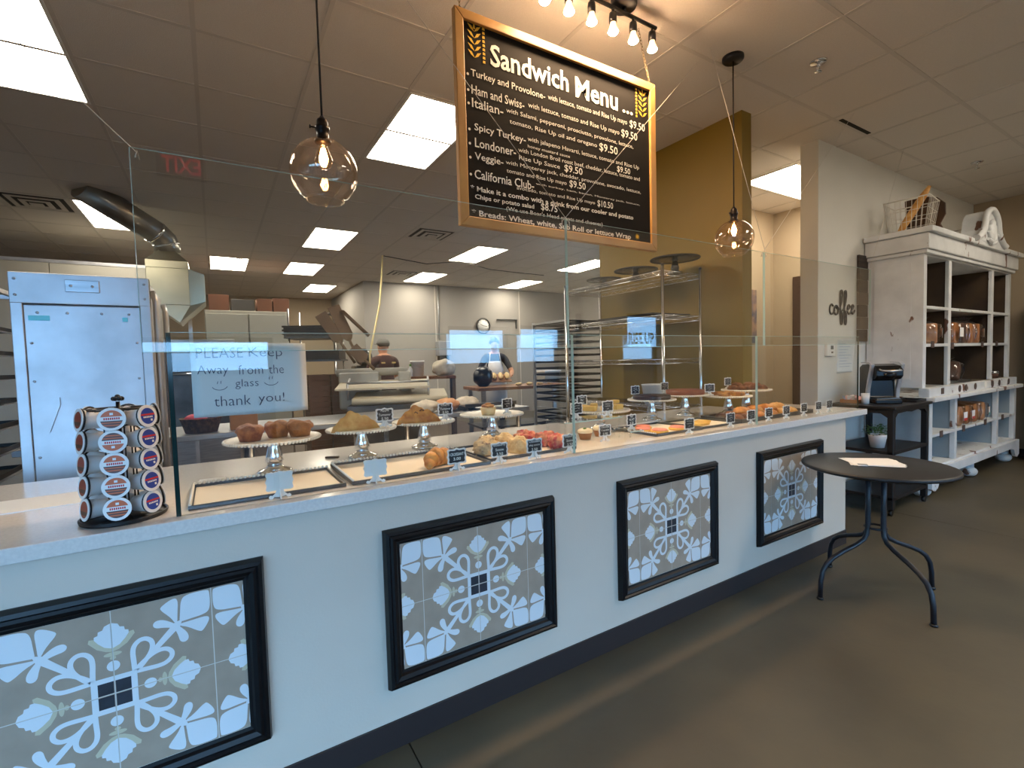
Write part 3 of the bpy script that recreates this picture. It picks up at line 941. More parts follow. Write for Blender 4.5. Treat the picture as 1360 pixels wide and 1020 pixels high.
COLS = [(-2, 'orange', 'orange striped lid'), (52, 'blue', 'blue lid'), (-62, 'rust', 'rust red lid'), (112, 'blue', None), (172, 'orange', None), (-122, 'rust', None)]
ROW = ['bottom', 'fourth', 'middle', 'second', 'top']
for ci, (ang, kind, nm) in enumerate(COLS):
    for r in range(5):
        a = math.radians(ang) - PI / 2
        tilt = math.radians(84)
        M = Matrix.Translation((KX + 0.036 * math.cos(a), KY + 0.036 * math.sin(a), CT + 0.04 + r * 0.0605)) @ Matrix.Rotation(a, 4, 'Z') @ Matrix.Rotation(tilt, 4, 'Y') @ Matrix.Rotation(PI / 2 + (0 if r not in (3,) or ci else PI), 4, 'Z') @ Matrix.Scale(1.22, 4)
        if nm:
            lab = 'coffee pod with %s, %s row of the carousel%s' % (nm, ROW[r], {0: ', facing front', 1: ', right side', 2: ', left side'}[ci])
        else:
            lab = 'coffee pod on the %s of the carousel, %s row' % ({3: 'far right side', 4: 'hidden rear', 5: 'far left side'}[ci], ROW[r])
        t = thing('coffee_pod', lab, 'coffee pod', (0, 0, 0), 0, 'coffee pods in the carousel' if nm else 'coffee pods at the back of the carousel')
        t.matrix_world = M
        put('cup', pod_cup, 'pod_white', t)
        put('lid', LID[kind], None, t)
        o = put('holder_ring', ring, 'black_metal', car)
        o.matrix_local = Matrix.Translation((-KX, -KY, -CT)) @ M
# uprights of the carousel
for k in range(6):
    a = math.radians(COLS[k][0] + 27) - PI / 2
    MB().tube([(0.09 * math.cos(a), 0.09 * math.sin(a), 0.007), (0.034 * math.cos(a), 0.034 * math.sin(a), 0.012), (0.034 * math.cos(a), 0.034 * math.sin(a), 0.306), (0.072 * math.cos(a), 0.072 * math.sin(a), 0.308)], 0.002, 5).build('upright', 'black_metal', car)

# ------------------------------------------------------------------ papers
def sheet(name, label, x, y, z, wd, ht, curl, parent_cat='paper'):
    t = thing(name, label, parent_cat, (x, y, z))
    n = 14
    vs, fs = [], []
    for i in range(n + 1):
        for j in range(n + 1):
            u, v = i / n, j / n
            yy = curl(u, v)
            vs.append((u * wd, yy, v * ht))
    for i in range(n):
        for j in range(n):
            a = i * (n + 1) + j
            fs.append((a, a + n + 1, a + n + 2, a + 1))
    m = MB(); m.add(vs, fs, True)
    o = m.build('sheet', 'paper', t)
    so = o.modifiers.new('thick', 'SOLIDIFY'); so.thickness = 0.0004; so.offset = 0
    return t
mat('ink', rgb(70, 72, 92), 0.7)
mat('tape', rgb(225, 222, 210), 0.3)
ps = sheet('paper_sign', 'white sheet with handwritten keep away from the glass notice, taped inside the glass', -0.057, 0.03, 1.213, 0.31, 0.216, lambda u, v: 0.004 + 0.012 * max(0, 0.16 - v) / 0.16 * 0.3 + 0.012 * max(0, u - 0.86) / 0.14)
bk = MB()
def wr(s, x, z, wd, ht, bold=-0.012):
    merge_text(bk, text_mesh(s, wd, ht, bold), Matrix.Translation((x, 0.0022, z)) @ FACE_FRONT)
wr('PLEASE', 0.014, 0.173, 0.118, 0.03); wr('Keep', 0.148, 0.166, 0.092, 0.037)
wr('Away', 0.014, 0.118, 0.078, 0.034); wr('from', 0.118, 0.122, 0.066, 0.028); wr('the', 0.2, 0.122, 0.042, 0.027)
wr('glass', 0.108, 0.078, 0.062, 0.03); wr('thank', 0.052, 0.03, 0.095, 0.03); wr('you!', 0.168, 0.026, 0.072, 0.036)
bk.M = Matrix.Translation((0, 0.0022, 0)) @ FACE_FRONT
for (sx, sz) in ((0.068, 0.092), (0.205, 0.1)):
    bk.stroke(arc(sx, sz, 0.02, 200, 345, 12, 0.014), 0.0016)
    bk.stroke([(sx - 0.006, sz + 0.004), (sx - 0.004, sz + 0.012)], 0.0016); bk.stroke([(sx + 0.003, sz + 0.005), (sx + 0.004, sz + 0.013)], 0.0016)
bk.build('handwriting', 'ink', ps)['kind'] = 'stuff'
ps2 = sheet('paper_notice', 'white printed sheet taped to the right end of the low glass', 3.69, 0.03, 1.205, 0.275, 0.24, lambda u, v: 0.006 + 0.02 * (1 - v) * u)
bk = MB(); bk.M = Matrix.Translation((0, 0.003, 0)) @ FACE_FRONT
for k in range(9):
    bk.stroke([(0.03, 0.205 - k * 0.02), (0.12 + 0.1 * ((k * 37 % 10) / 10), 0.205 - k * 0.02)], 0.003)
mat('faint_ink', rgb(170, 176, 196), 0.8)
bk.build('print', 'faint_ink', ps2)['kind'] = 'stuff'

# ------------------------------------------------------------------ trays
mat('pan', rgb(92, 94, 96), 0.35, 0.7, var=0.15, vscale=10)
mat('parchment', rgb(232, 222, 204), 0.75)
def tray(x0, x1, y0, y1, label, beads=True, h=0.014):
    t = thing('display_tray', label, 'tray', ((x0 + x1) / 2, (y0 + y1) / 2, CT))
    a, b = (x1 - x0) / 2, (y1 - y0) / 2
    m = MB().box(-a, a, -b, b, 0.001, 0.004)
    for q in ((-a, a, -b, -b + 0.008), (-a, a, b - 0.008, b), (-a, -a + 0.008, -b + 0.008, b - 0.008), (a - 0.008, a, -b + 0.008, b - 0.008)):
        m.box(q[0], q[1], q[2], q[3], 0.004, h)
    m.build('pan', 'pan', t, 0.001)
    MB().box(-a + 0.012, a - 0.012, -b + 0.012, b - 0.012, 0.0042, 0.0052).build('paper_liner', 'parchment', t)
    if beads:
        bd = MB()
        n = int(2 * a / 0.014)
        for k in range(n):
            bd.ball((-a + 0.007 + k * 2 * a / n, b - 0.004, h + 0.003), 0.006, 8, 5)
        for k in range(int(2 * b / 0.014)):
            bd.ball((-a + 0.004, -b + 0.007 + k * 0.014, h + 0.002), 0.005, 6, 4)
        bd.build('beaded_rim', 'ceramic', t)['kind'] = 'stuff'
    return t
tray(-0.085, 0.365, 0.055, 0.37, 'empty paper lined tray behind the left low glass, below the paper sign')
tray(0.385, 0.93, 0.055, 0.43, 'paper lined tray holding the croissant')
tray(0.945, 1.4, 0.09, 0.44, 'paper lined tray holding the scones', False)
tray(1.93, 2.31, 0.09, 0.42, 'paper lined tray holding the pink frosted cookies')
tray(2.325, 2.66, 0.1, 0.40, 'paper lined tray holding the flat yellow bars', False)
tray(2.675, 3.5, 0.095, 0.38, 'long grey tray holding the brown rolls and cookies', False, 0.026)

# ------------------------------------------------------------------ cake stands
mat('cake_white', rgb(236, 228, 212), 0.25)
def cake_stand(x, y, R, h, label, m='cake_white', pm='chrome', grp='beaded cake stands on the counter', z0=CT, name='cake_stand'):
    t = thing(name, label, 'cake stand', (x, y, z0), 0, grp)
    MB().lathe([(0.0, 0.0), (0.062, 0.0), (0.064, 0.006), (0.058, 0.012), (0.045, 0.016), (0.034, 0.022), (0.03, 0.026), (0.027, 0.03), (0.0, 0.031)], 28).build('foot', pm, t)
    MB().lathe([(0.026, 0.029), (0.03, 0.034), (0.034, h * 0.35), (0.026, h * 0.62), (0.02, h * 0.8), (0.021, h * 0.9), (0.03, h - 0.008), (0.036, h - 0.004)], 24).build('stem', pm, t)
    MB().lathe([(0.0, h - 0.005), (R * 0.6, h - 0.005), (R - 0.004, h - 0.002), (R, h + 0.002), (R - 0.003, h + 0.005), (R - 0.012, h + 0.003), (0.0, h + 0.001)], 48).build('plate', m, t)
    n = int(2 * PI * R / 0.0135)
    b = MB()
    for k in range(n):
        a = 2 * PI * k / n
        b.ball((R * math.cos(a), R * math.sin(a), h - 0.001), 0.0062, 7, 5)
    b.build('beaded_rim', m, t)['kind'] = 'stuff'
    return (x, y, z0 + h + 0.001)
S1 = cake_stand(0.185, 0.47, 0.17, 0.135, 'nearest cake stand, with brown popovers, behind the paper sign')
S2 = cake_stand(0.55, 0.56, 0.148, 0.13, 'cake stand holding the apple turnover')
S3 = cake_stand(0.865, 0.61, 0.148, 0.13, 'cake stand holding the cherry turnover')
S4 = cake_stand(1.295, 0.69, 0.172, 0.125, 'cake stand holding a single pale tart with a brown top')
S5 = cake_stand(2.43, 0.57, 0.15, 0.138, 'cake stand holding the dark chocolate slab cake')
S6 = cake_stand(2.80, 0.60, 0.155, 0.145, 'cake stand holding the reddish brown slab cake')
S7 = cake_stand(3.04, 0.43, 0.15, 0.13, 'cake stand of golden crumb squares, right of the reddish brown cake')
S8 = cake_stand(3.30, 0.46, 0.165, 0.158, 'rightmost cake stand, heaped with brown cookies')
SL = cake_stand(1.92, 0.50, 0.168, 0.112, 'low cake stand holding the yellow lemon bars')

# ------------------------------------------------------------------ acrylic risers
def riser(x0, x1, y0, y1, h, label):
    t = thing('acrylic_riser', label, 'display riser', ((x0 + x1) / 2, (y0 + y1) / 2, CT))
    a, b = (x1 - x0) / 2, (y1 - y0) / 2
    MB().box(-a, a, -b, b, h - 0.005, h).build('shelf', 'acrylic', t)
    MB().box(-a, a, -b - 0.0006, -b, h - 0.005, h).build('front_edge', 'edge_light', t)
    for sx in (-1, 1):
        for sy in (-1, 1):
            MB().cyl((sx * (a - 0.012), sy * (b - 0.012), 0), (sx * (a - 0.012), sy * (b - 0.012), h - 0.005), 0.006, n=8).build('leg', 'acrylic', t)
            MB().lathe([(0, h), (0.006, h), (0.0055, h + 0.004), (0, h + 0.005)], 8, (sx * (a - 0.012), sy * (b - 0.012), 0)).build('cap', 'ceramic', t)
riser(1.42, 1.80, 0.20, 0.37, 0.108, 'clear acrylic riser over the cupcakes')
riser(1.815, 1.915, 0.16, 0.30, 0.03, 'low clear acrylic riser under the red velvet tag')

# ------------------------------------------------------------------ chalk price tags
PLQ = []
w_, h_ = 0.041, 0.031
for p in [(-w_ * .82, -h_ * .96), (-w_ * .3, -h_ * .9), (0, -h_), (w_ * .3, -h_ * .9), (w_ * .82, -h_ * .96), (w_ * .98, -h_ * .8), (w_ * .9, -h_ * .35), (w_, 0), (w_ * .9, h_ * .35), (w_ * .98, h_ * .8), (w_ * .82, h_ * .96), (w_ * .3, h_ * .9), (0, h_ * 1.06), (-w_ * .3, h_ * .9), (-w_ * .82, h_ * .96), (-w_ * .98, h_ * .8), (-w_ * .9, h_ * .35), (-w_, 0), (-w_ * .9, -h_ * .35), (-w_ * .98, -h_ * .8)]:
    PLQ.append(p)
pm = MB(); pm.M = Matrix.Translation((0, 0, 0.054)) @ FACE_FRONT
PLQ_ME = pm.prism(PLQ, -0.002, 0.002).mesh('plaque')
pm = MB(); pm.M = Matrix.Translation((0, 0, 0.054)) @ FACE_FRONT
SLT_ME = pm.prism([(x * 0.84, y * 0.80) for x, y in PLQ], 0.0015, 0.0026).mesh('slate')
em = MB(); em.M = FACE_FRONT
prof = [(-0.03, 0.0), (-0.022, 0.0), (-0.017, 0.006), (-0.006, 0.004), (0.006, 0.004), (0.017, 0.006), (0.022, 0.0), (0.03, 0.0), (0.033, 0.006), (0.028, 0.011), (0.022, 0.009), (0.014, 0.016), (0.009, 0.028), (-0.009, 0.028), (-0.014, 0.016), (-0.022, 0.009), (-0.028, 0.011), (-0.033, 0.006)]
em.prism(prof, -0.0015, 0.0015)
em.M = Matrix.Rotation(PI / 2, 4, 'Z') @ FACE_FRONT
em.prism([(x * 0.62, y) for x, y in prof], -0.0015, 0.0015)
ESL_ME = em.mesh('easel')
def scribble(seed, lines=3):
    r = random.Random(seed)
    b = MB(); b.M = Matrix.Translation((0, -0.0029, 0.054)) @ FACE_FRONT
    for k in range(lines):
        y = 0.013 - k * 0.0125
        wl = (0.044, 0.05, 0.022)[k] * r.uniform(0.75, 1.05)
        n = int(wl / 0.0035)
        pts = []
        for q in range(n):
            pts.append((-wl / 2 + q * wl / n, y + r.uniform(-0.003, 0.003)))
        b.stroke(pts, 0.0016)
    return b
def words(ls):
    b = MB()
    y = 0.054 + 0.0105 * (len(ls) - 1)
    for s in ls:
        wd = min(0.056, 0.0078 * len(s))
        me = text_mesh(s, wd, 0.0115, 0.01, 'CENTER')
        merge_text(b, me, Matrix.Translation((0, -0.0029, y - 0.002)) @ FACE_FRONT)
        y -= 0.0175
    return b
def price_tag(x, y, z, label, text=None, rz=0.0, blank=False, seed=1, s=1.0, grp='chalk price tags'):
    t = thing('price_tag', label, 'price tag', (x, y, z), rz, grp)
    t.scale = (s, s, s)
    put('plaque', PLQ_ME, 'white_plastic', t)
    put('easel', ESL_ME, 'white_plastic', t)
    if not blank:
        put('slate', SLT_ME, 'slate', t)
        (words(text) if text else scribble(seed)).build('chalk_writing', 'chalk', t)['kind'] = 'stuff'
FY = 0.045
price_tag(0.158, FY, CT, 'blank white tag on the worktop below the paper sign', None, 0.05, True)
price_tag(0.462, FY, CT, 'blank white tag at the left end of the croissant tray', None, -0.1, True)
price_tag(0.775, FY, CT, 'chalk tag reading Croissant in front of the croissant', ['CROISSANT', '3.00'])
price_tag(0.97, FY + .01, CT, 'chalk tag reading Blueberry Scone', ['Blueberry', 'Scone', '3.50'])
price_tag(1.135, FY, CT, 'chalk tag reading Chocolate Chip Scone in front of the pale scones', ['Chocolate', 'chip scone', '3.50'])
price_tag(1.325, FY, CT, 'chalk tag reading Raspberry Scone by the pink scones', ['Raspberry', 'Scone', '3.50'])
price_tag(1.645, 0.165, CT, 'chalk tag in front of the cupcakes under the acrylic riser', ['Chocolate', 'Cupcake', '5.00'])
price_tag(1.865, 0.20, CT + 0.031, 'chalk tag reading Red Velvet on the low acrylic riser', ['RED', 'VELVET', '3.25'], 0.12)
FT = [('in front of the pink frosted cookies', 2.14), ('at the corner of the yellow bars tray', 2.50), ('first in front of the brown rolls tray, counted from the left', 2.70),
      ('second in front of the brown rolls tray, counted from the left', 2.885), ('third in front of the brown rolls tray', 3.08), ('fourth in front of the brown rolls tray', 3.29),
      ('fifth in front of the brown rolls tray', 3.475), ('rightmost on the worktop, standing alone', 3.62)]
for k, (d, x) in enumerate(FT):
    price_tag(x, FY + 0.005, CT, 'chalk tag ' + d, None, 0.0, seed=20 + k)
price_tag(S2[0] + 0.09, S2[1] - 0.055, S2[2] + .002, 'chalk tag reading Apple Turnover on a cake stand', ['Apple', 'Turnover', '5.50'])
price_tag(S3[0] + 0.09, S3[1] - 0.06, S3[2] + .002, 'chalk tag reading Cherry Turnover on a cake stand', ['Cherry', 'Turnover', '5.50'])
price_tag(S4[0] + 0.05, S4[1] - 0.08, S4[2] + .002, 'chalk tag beside the single pale tart', None, 0.25, seed=5)
price_tag(1.56, 0.28, CT + 0.109, 'left chalk tag on the acrylic riser', None, 0, seed=6)
price_tag(1.745, 0.25, CT + 0.109, 'right chalk tag on the acrylic riser, in front of the lemon bars', None, 0, seed=7)
price_tag(1.86, 0.595, S4[2] - 0.012, 'chalk tag reading Lemon Bar behind the lemon bars', ['Lemon', 'Bar', '3.50'], 0)
price_tag(S5[0] - 0.02, S5[1] + 0.125, S5[2] + .002, 'chalk tag behind the dark chocolate slab cake', None, 0, seed=9)
price_tag(S6[0] - 0.06, S6[1] + 0.13, S6[2] + .002, 'chalk tag behind the reddish brown slab cake', None, 0, seed=10)
price_tag(S7[0] - 0.1, S7[1] + 0.075, S7[2] + .002, 'narrow looking chalk tag left of the golden crumb squares', None, -0.35, seed=11)
price_tag(S8[0] - 0.02, S8[1] + 0.135, S8[2] + .002, 'chalk tag behind the heap of brown cookies', None, 0, seed=12)

# ------------------------------------------------------------------ pastries
mat('golden', rgb(232, 186, 112), 0.5, col2=rgb(206, 140, 64), vscale=22, bump=0.35, bscale=70)
mat('baked', rgb(222, 156, 78), 0.5, col2=rgb(176, 102, 42), vscale=26, bump=0.4, bscale=70)
mat('crust', rgb(196, 122, 60), 0.55, col2=rgb(136, 74, 32), vscale=30, bump=0.5, bscale=80)
mat('scone', rgb(224, 200, 150), 0.7, col2=rgb(196, 160, 104), vscale=30, bump=0.5, bscale=90)
mat('scone_blue', rgb(206, 182, 138), 0.7, col2=rgb(96, 74, 80), vscale=34, bump=0.5, bscale=90, ramp=(0.55, 0.7))
mat('scone_pink', rgb(218, 150, 112), 0.65, col2=rgb(190, 70, 70), vscale=34, bump=0.5, bscale=90, ramp=(0.42, 0.62))
mat('pink_icing', rgb(238, 150, 128), 0.4, bump=0.1, bscale=60)
mat('sugar_cookie', rgb(236, 184, 84), 0.6, var=0.08, vscale=20)
mat('lemon', rgb(238, 200, 110), 0.5, col2=rgb(226, 172, 66), vscale=14)
mat('choc', rgb(66, 40, 30), 0.4, col2=rgb(44, 26, 20), vscale=16)
mat('redcake', rgb(150, 78, 44), 0.5, col2=rgb(116, 54, 32), vscale=14)
mat('crumb', rgb(206, 150, 74), 0.6, col2=rgb(140, 84, 40), vscale=34, bump=0.4)
mat('cookie_brown', rgb(150, 92, 48), 0.65, col2=rgb(92, 50, 26), vscale=32, bump=0.5)
mat('frost', rgb(244, 226, 190), 0.45)
mat('wrapper', rgb(170, 112, 66), 0.7)
mat('tart_pale', rgb(236, 204, 146), 0.5)
def mound(R, h, shape=0, amp=0.05, fr=4.0, seed=0.0, pw=2.0, sc=(1, 1), n=30, rings=8):
    """closed domed shape resting on z=0; shape 0 round, 3 triangular, 4 square"""
    b = MB(); vs, fs = [], []
    def rad(a):
        if shape < 3: return 1.0
        s = 2 * PI / shape
        q = ((a + s / 2) % s) - s / 2
        return min(1.06, math.cos(s / 2) / math.cos(q if True else 0) * 1.35) if shape == 4 else min(1.05, math.cos(s / 2) / max(0.3, math.cos(((a % s) - s / 2))) * 1.0 + 0.06)
    for i in range(rings + 1):
        t = i / rings
        for j in range(n):
            a = 2 * PI * j / n
            r = R * rad(a) * t
            z = h * max(0.0, 1 - t ** pw) ** 0.7
            d = Vector((math.cos(a) * t, math.sin(a) * t, z / max(R, 1e-4)))
            k = 1 + amp * noise.noise(d * fr + Vector((seed * 3.1, seed, 0)))
            vs.append((r * math.cos(a) * k * sc[0], r * math.sin(a) * k * sc[1], max(0.0, z * (1 + 2.5 * amp * noise.noise(d * fr * 1.3 + Vector((seed, 7, seed)))) + (0.004 if t < 1 else 0))))
    for i in range(rings):
        for j in range(n):
            j2 = (j + 1) % n
            fs.append((i * n + j, (i + 1) * n + j, (i + 1) * n + j2, i * n + j2))
    fs.append(tuple(rings * n + j for j in reversed(range(n))))
    return b.add(vs, fs, True)
def pastry(name, label, cat, me, m, x, y, z, rz=0.0, group=None):
    o = put(name, me, m, None, 0, (x, y, z), (0, 0, rz))
    return tag(o, label, cat, group)

# popovers on the nearest stand
for k, (dx, dy) in enumerate(((-0.08, -0.02), (0.02, 0.03), (0.095, -0.015))):
    b = MB().lathe([(0.0, 0.0), (0.036, 0.0), (0.044, 0.028), (0.05, 0.034), (0.048, 0.05), (0.036, 0.06), (0.016, 0.064), (0.0, 0.063)], 24)
    for i, p in enumerate(b.v):
        v = Vector(p); f = 1 + 0.14 * noise.noise(v * 38 + Vector((k, k, 0)))
        b.v[i] = (p[0] * f, p[1] * f, p[2] * (1 + 0.2 * noise.noise(v * 30 + Vector((0, k, 5)))))
    pastry('popover', 'brown crusty popover, %s of three on the nearest cake stand' % ['left', 'middle', 'right'][k], 'pastry', b.mesh('popover'), 'crust', S1[0] + dx, S1[1] + dy, S1[2], k, 'popovers')
def turnover(name, label, x, y, z, rz, m):
    t = thing(name, label, 'pastry', (x, y, z), rz)
    n, rg = 36, 9
    vs, fs = [], []
    tri = [(0.108, -0.05), (-0.108, -0.05), (0.0, 0.075)]
    for i in range(rg + 1):
        tt = i / rg
        for j in range(n):
            s = 3 * j / n; e = int(s) % 3; u = s - int(s)
            px = tri[e][0] * (1 - u) + tri[(e + 1) % 3][0] * u
            py = tri[e][1] * (1 - u) + tri[(e + 1) % 3][1] * u
            zz = 0.074 * (1 - tt ** 1.15) ** 0.75 * (1 + 0.3 * noise.noise(Vector((px * tt * 45, py * tt * 45, 1))))
            vs.append((px * tt, py * tt - 0.005 * (1 - tt), zz + (0.008 if tt < 1 else 0.0)))
    for i in range(rg):
        for j in range(n):
            j2 = (j + 1) % n
            fs.append((i * n + j, i * n + j2, (i + 1) * n + j2, (i + 1) * n + j))
    fs.append(tuple(rg * n + j for j in range(n)))
    MB().add(vs, fs, True).build('pastry_body', m, t, fix=True)
    return t
turnover('apple_turnover', 'pale golden triangular apple turnover on a cake stand', S2[0] - 0.045, S2[1] - 0.02, S2[2], 0.1, 'golden')
ct_ = turnover('cherry_turnover', 'darker golden cherry turnover with slits on a cake stand', S3[0] - 0.045, S3[1] - 0.02, S3[2], -0.1, 'baked')
mat('cherry_fill', rgb(96, 34, 20), 0.4)
for k in range(3):
    MB().tube([(-0.05 + 0.03 * k, -0.035 + 0.004 * k, 0.03 + 0.012 * k), (-0.04 + 0.03 * k, -0.032 + 0.004 * k, 0.042 + 0.01 * k), (-0.03 + 0.03 * k, -0.033, 0.032 + 0.012 * k)], 0.0035, 6).build('slit', 'cherry_fill', ct_)
# tart
t = thing('tart', 'single pale tart with a brown fruit top on the fourth cake stand', 'pastry', (S4[0] - 0.045, S4[1] - 0.04, S4[2]))
MB().lathe([(0, 0), (0.034, 0), (0.043, 0.038), (0.04, 0.042), (0, 0.04)], 24).build('shell', 'tart_pale', t)
tp = MB()
for k in range(5):
    a = k * 2 * PI / 5
    tp.ball((0.017 * math.cos(a), 0.017 * math.sin(a), 0.048), 0.02, 10, 6, (1, 1, 0.5), 0.2, 3, k)
tp.ball((0, 0, 0.058), 0.016, 10, 6, (1.2, 0.8, 0.5), 0.2, 3, 9)
tp.build('fruit_top', 'baked', t)
# croissant
pts, rs = [], []
for k in range(25):
    u = k / 24
    a = math.radians(-65 + 130 * u)
    pts.append((0.085 * math.sin(a), -0.085 * math.cos(a) + 0.07, 0.026))
    rs.append(0.006 + 0.029 * math.sin(PI * u) ** 0.8 * (1 + 0.14 * math.cos(u * 2 * PI * 5.5)))
b = MB().tube([(p[0], p[1], max(0.008, r * 0.92)) for p, r in zip(pts, rs)], rs, 14)
pastry('croissant', 'golden brown croissant on the paper lined tray', 'croissant', b.mesh('croissant'), 'baked', 0.745, 0.135, CT + 0.006, PI + 0.25)
# scones
sc_list = [(0.995, 0.215, 'scone_blue', 'blueberry scone, left of the pair', 0), (1.045, 0.30, 'scone_blue', 'blueberry scone, rear of the pair', 1), (1.15, 0.19, 'scone', 'pale smooth scone behind the Chocolate Chip tag', 2), (1.15, 0.315, 'scone', 'pale scone at the rear of the scone tray', 3),
           (1.28, 0.33, 'scone_pink', 'pink fruited scone at the rear', 4), (1.335, 0.235, 'scone_pink', 'pink fruited scone beside the Raspberry tag', 5), (1.34, 0.15, 'scone_pink', 'pink fruited scone at the front corner of the tray', 6)]
for (x, y, m, l, sd) in sc_list:
    sm_ = m == 'scone'
    b = mound(0.058, 0.062, 0, 0.10, 2.5, sd, 3.0, (1.15, 0.95), 36, 12) if sm_ else MB().ball((0, 0, 0.026), 0.052, 36, 20, (1.1, 0.92, 0.78), 0.42, 3.6, sd * 2.3 + 1, 0.0)
    pastry('scone', l, 'scone', b.mesh('scone'), m, x, y, CT + 0.006, sd * 0.7, 'scones')
# cupcakes
for k, (x, y, l) in enumerate(((1.61, 0.275, 'cupcake with cream icing and a green leaf under the riser'), (1.735, 0.30, 'cupcake partly hidden behind the chalk tag under the riser'))):
    t = thing('cupcake', l, 'cupcake', (x, y, CT), 0, 'cupcakes under the acrylic riser')
    MB().lathe([(0, 0), (0.027, 0), (0.036, 0.034), (0.0, 0.036)], 28).build('paper_case', 'wrapper', t)
    MB().lathe([(0.036, 0.034), (0.04, 0.042), (0.036, 0.05), (0.022, 0.056), (0.0, 0.058)], 24).build('icing', 'frost', t)
    if k == 0:
        MB().ball((-0.012, -0.012, 0.058), 0.008, 8, 5, (1.4, 0.8, 0.5)).build('leaf', mat('leafgreen', rgb(90, 140, 50), 0.5), t)
# lemon bars
for k in range(6):
    a = k * 1.05 + 0.3
    b = MB().box(-0.034, 0.034, -0.022, 0.022, 0, 0.028)
    o = b.build('lemon_bar', 'lemon', None, 0.004, (SL[0] + 0.105 * math.cos(a), SL[1] + 0.085 * math.sin(a), SL[2] + 0.002), (0, 0, a * 0.6))
    tag(o, 'yellow lemon bar on the low cake stand, %s of the lower layer' % ['right rear', 'rear', 'left', 'left front', 'front', 'right'][k], 'lemon bar', 'lemon bars on the low cake stand')
o = MB().box(-0.042, 0.042, -0.02, 0.02, 0, 0.02).build('lemon_bar', 'lemon', None, 0.004, (SL[0] + 0.095, SL[1] - 0.005, SL[2] + 0.031), (0, 0, 0.2))
tag(o, 'yellow lemon bar lying on top of the others, at the right', 'lemon bar', 'lemon bars on the low cake stand')
# pink frosted cookies
ck = MB().lathe([(0, 0), (0.044, 0), (0.048, 0.005), (0.046, 0.012), (0.0, 0.013)], 30).mesh('cookie')
ci = MB().lathe([(0.041, 0.0125), (0.041, 0.016), (0.036, 0.021), (0.0, 0.022)], 30).mesh('icing')
for k, (x, y, dz) in enumerate(((1.995, 0.24, 0), (2.03, 0.155, 0), (2.185, 0.165, 0), (2.07, 0.31, 0))):
    t = thing('frosted_cookie', ['pink frosted cookie at the left of the cookie tray', 'pink frosted cookie nearest the low riser, front', 'pink frosted cookie behind the first chalk tag of the far row', 'pink frosted cookie at the back of the tray'][k], 'cookie', (x, y, CT + 0.006 + dz), k, 'pink frosted cookies')
    put('cookie', ck, 'sugar_cookie', t); put('icing', ci, 'pink_icing', t)
for k, (x, y) in enumerate(((2.42, 0.20), (2.50, 0.24))):
    o = MB().box(-0.055, 0.055, -0.038, 0.038, 0, 0.014).build('yellow_bar', 'lemon', None, 0.004, (x, y, CT + 0.006), (0, 0, 0.25 * k + 0.1))
    tag(o, ['flat yellow bar at the left of its tray', 'flat yellow bar at the right of its tray'][k], 'pastry', 'flat yellow bars')
# slab cakes
b = MB().lathe([(0, 0), (0.118, 0), (0.12, 0.004), (0.12, 0.024), (0.116, 0.028), (0, 0.029)], 40)
pastry('chocolate_cake', 'flat dark chocolate cake on a cake stand', 'cake', b.mesh('cake'), 'choc', S5[0], S5[1], S5[2])
b = MB().lathe([(0, 0), (0.126, 0), (0.128, 0.004), (0.128, 0.03), (0.122, 0.035), (0, 0.036)], 40)
pastry('brown_cake', 'flat reddish brown cake on a cake stand', 'cake', b.mesh('cake'), 'redcake', S6[0], S6[1], S6[2])
for k in range(4):
    a = 0.5 + k * 1.45
    b = MB().box(-0.034, 0.034, -0.034, 0.034, 0, 0.026)
    o = b.build('crumb_square', 'crumb', None, 0.006, (S7[0] + 0.07 * math.cos(a), S7[1] + 0.07 * math.sin(a), S7[2] + 0.002), (0, 0, a))
    tag(o, 'golden crumb square, %s on its cake stand' % ['right rear', 'left rear', 'left front', 'right front'][k], 'pastry', 'golden crumb squares')
for k in range(9):
    a = k * 2.4
    r = 0.03 + 0.105 * ((k * 5) % 9) / 9
    b = mound(0.042, 0.024, 0, 0.14, 5, k, 3)
    pastry('brown_cookie', 'small brown cookie heaped on the rightmost cake stand', 'cookie', b.mesh('cookie'), 'cookie_brown', S8[0] + r * math.cos(a), S8[1] + r * math.sin(a), S8[2] + 0.002 + (0.02 if k > 5 else 0), a, 'brown cookies on the rightmost cake stand')
rl = [(2.76, 0.19, 'cookie_brown'), (2.78, 0.29, 'choc'), (2.9, 0.2, 'cookie_brown'), (2.89, 0.31, 'cookie_brown'), (3.02, 0.2, 'baked'), (3.01, 0.31, 'cookie_brown'), (3.15, 0.2, 'baked'), (3.14, 0.31, 'baked'), (3.28, 0.21, 'golden'), (3.28, 0.31, 'baked'), (3.40, 0.2, 'golden'), (3.41, 0.31, 'golden')]
for k, (x, y, m) in enumerate(rl):
    b = mound(0.058, 0.03, 0, 0.1, 4, k, 3, (1.1, 0.85))
    pastry('round_cookie', 'round cookie on the long grey tray, %s from left in the %s bottom row' % (ORD[k // 2], 'front' if k % 2 == 0 else 'rear'), 'cookie', b.mesh('cookie'), m, x, y, CT + 0.006, k, 'round cookies in the bottom layer of the long tray')
rl = [(2.93, 0.255, 'baked'), (3.06, 0.25, 'baked'), (3.2, 0.25, 'baked'), (3.335, 0.26, 'golden')]
for k, (x, y, m) in enumerate(rl):
    b = mound(0.062, 0.034, 0, 0.1, 4, k + 20, 3, (1.15, 0.85))
    pastry('round_cookie', 'golden round cookie lying on top, %s from the left' % ['first', 'second', 'third', 'fourth'][k], 'cookie', b.mesh('cookie'), m, x, y, CT + 0.034, k, 'round cookies in the top layer of the long tray')
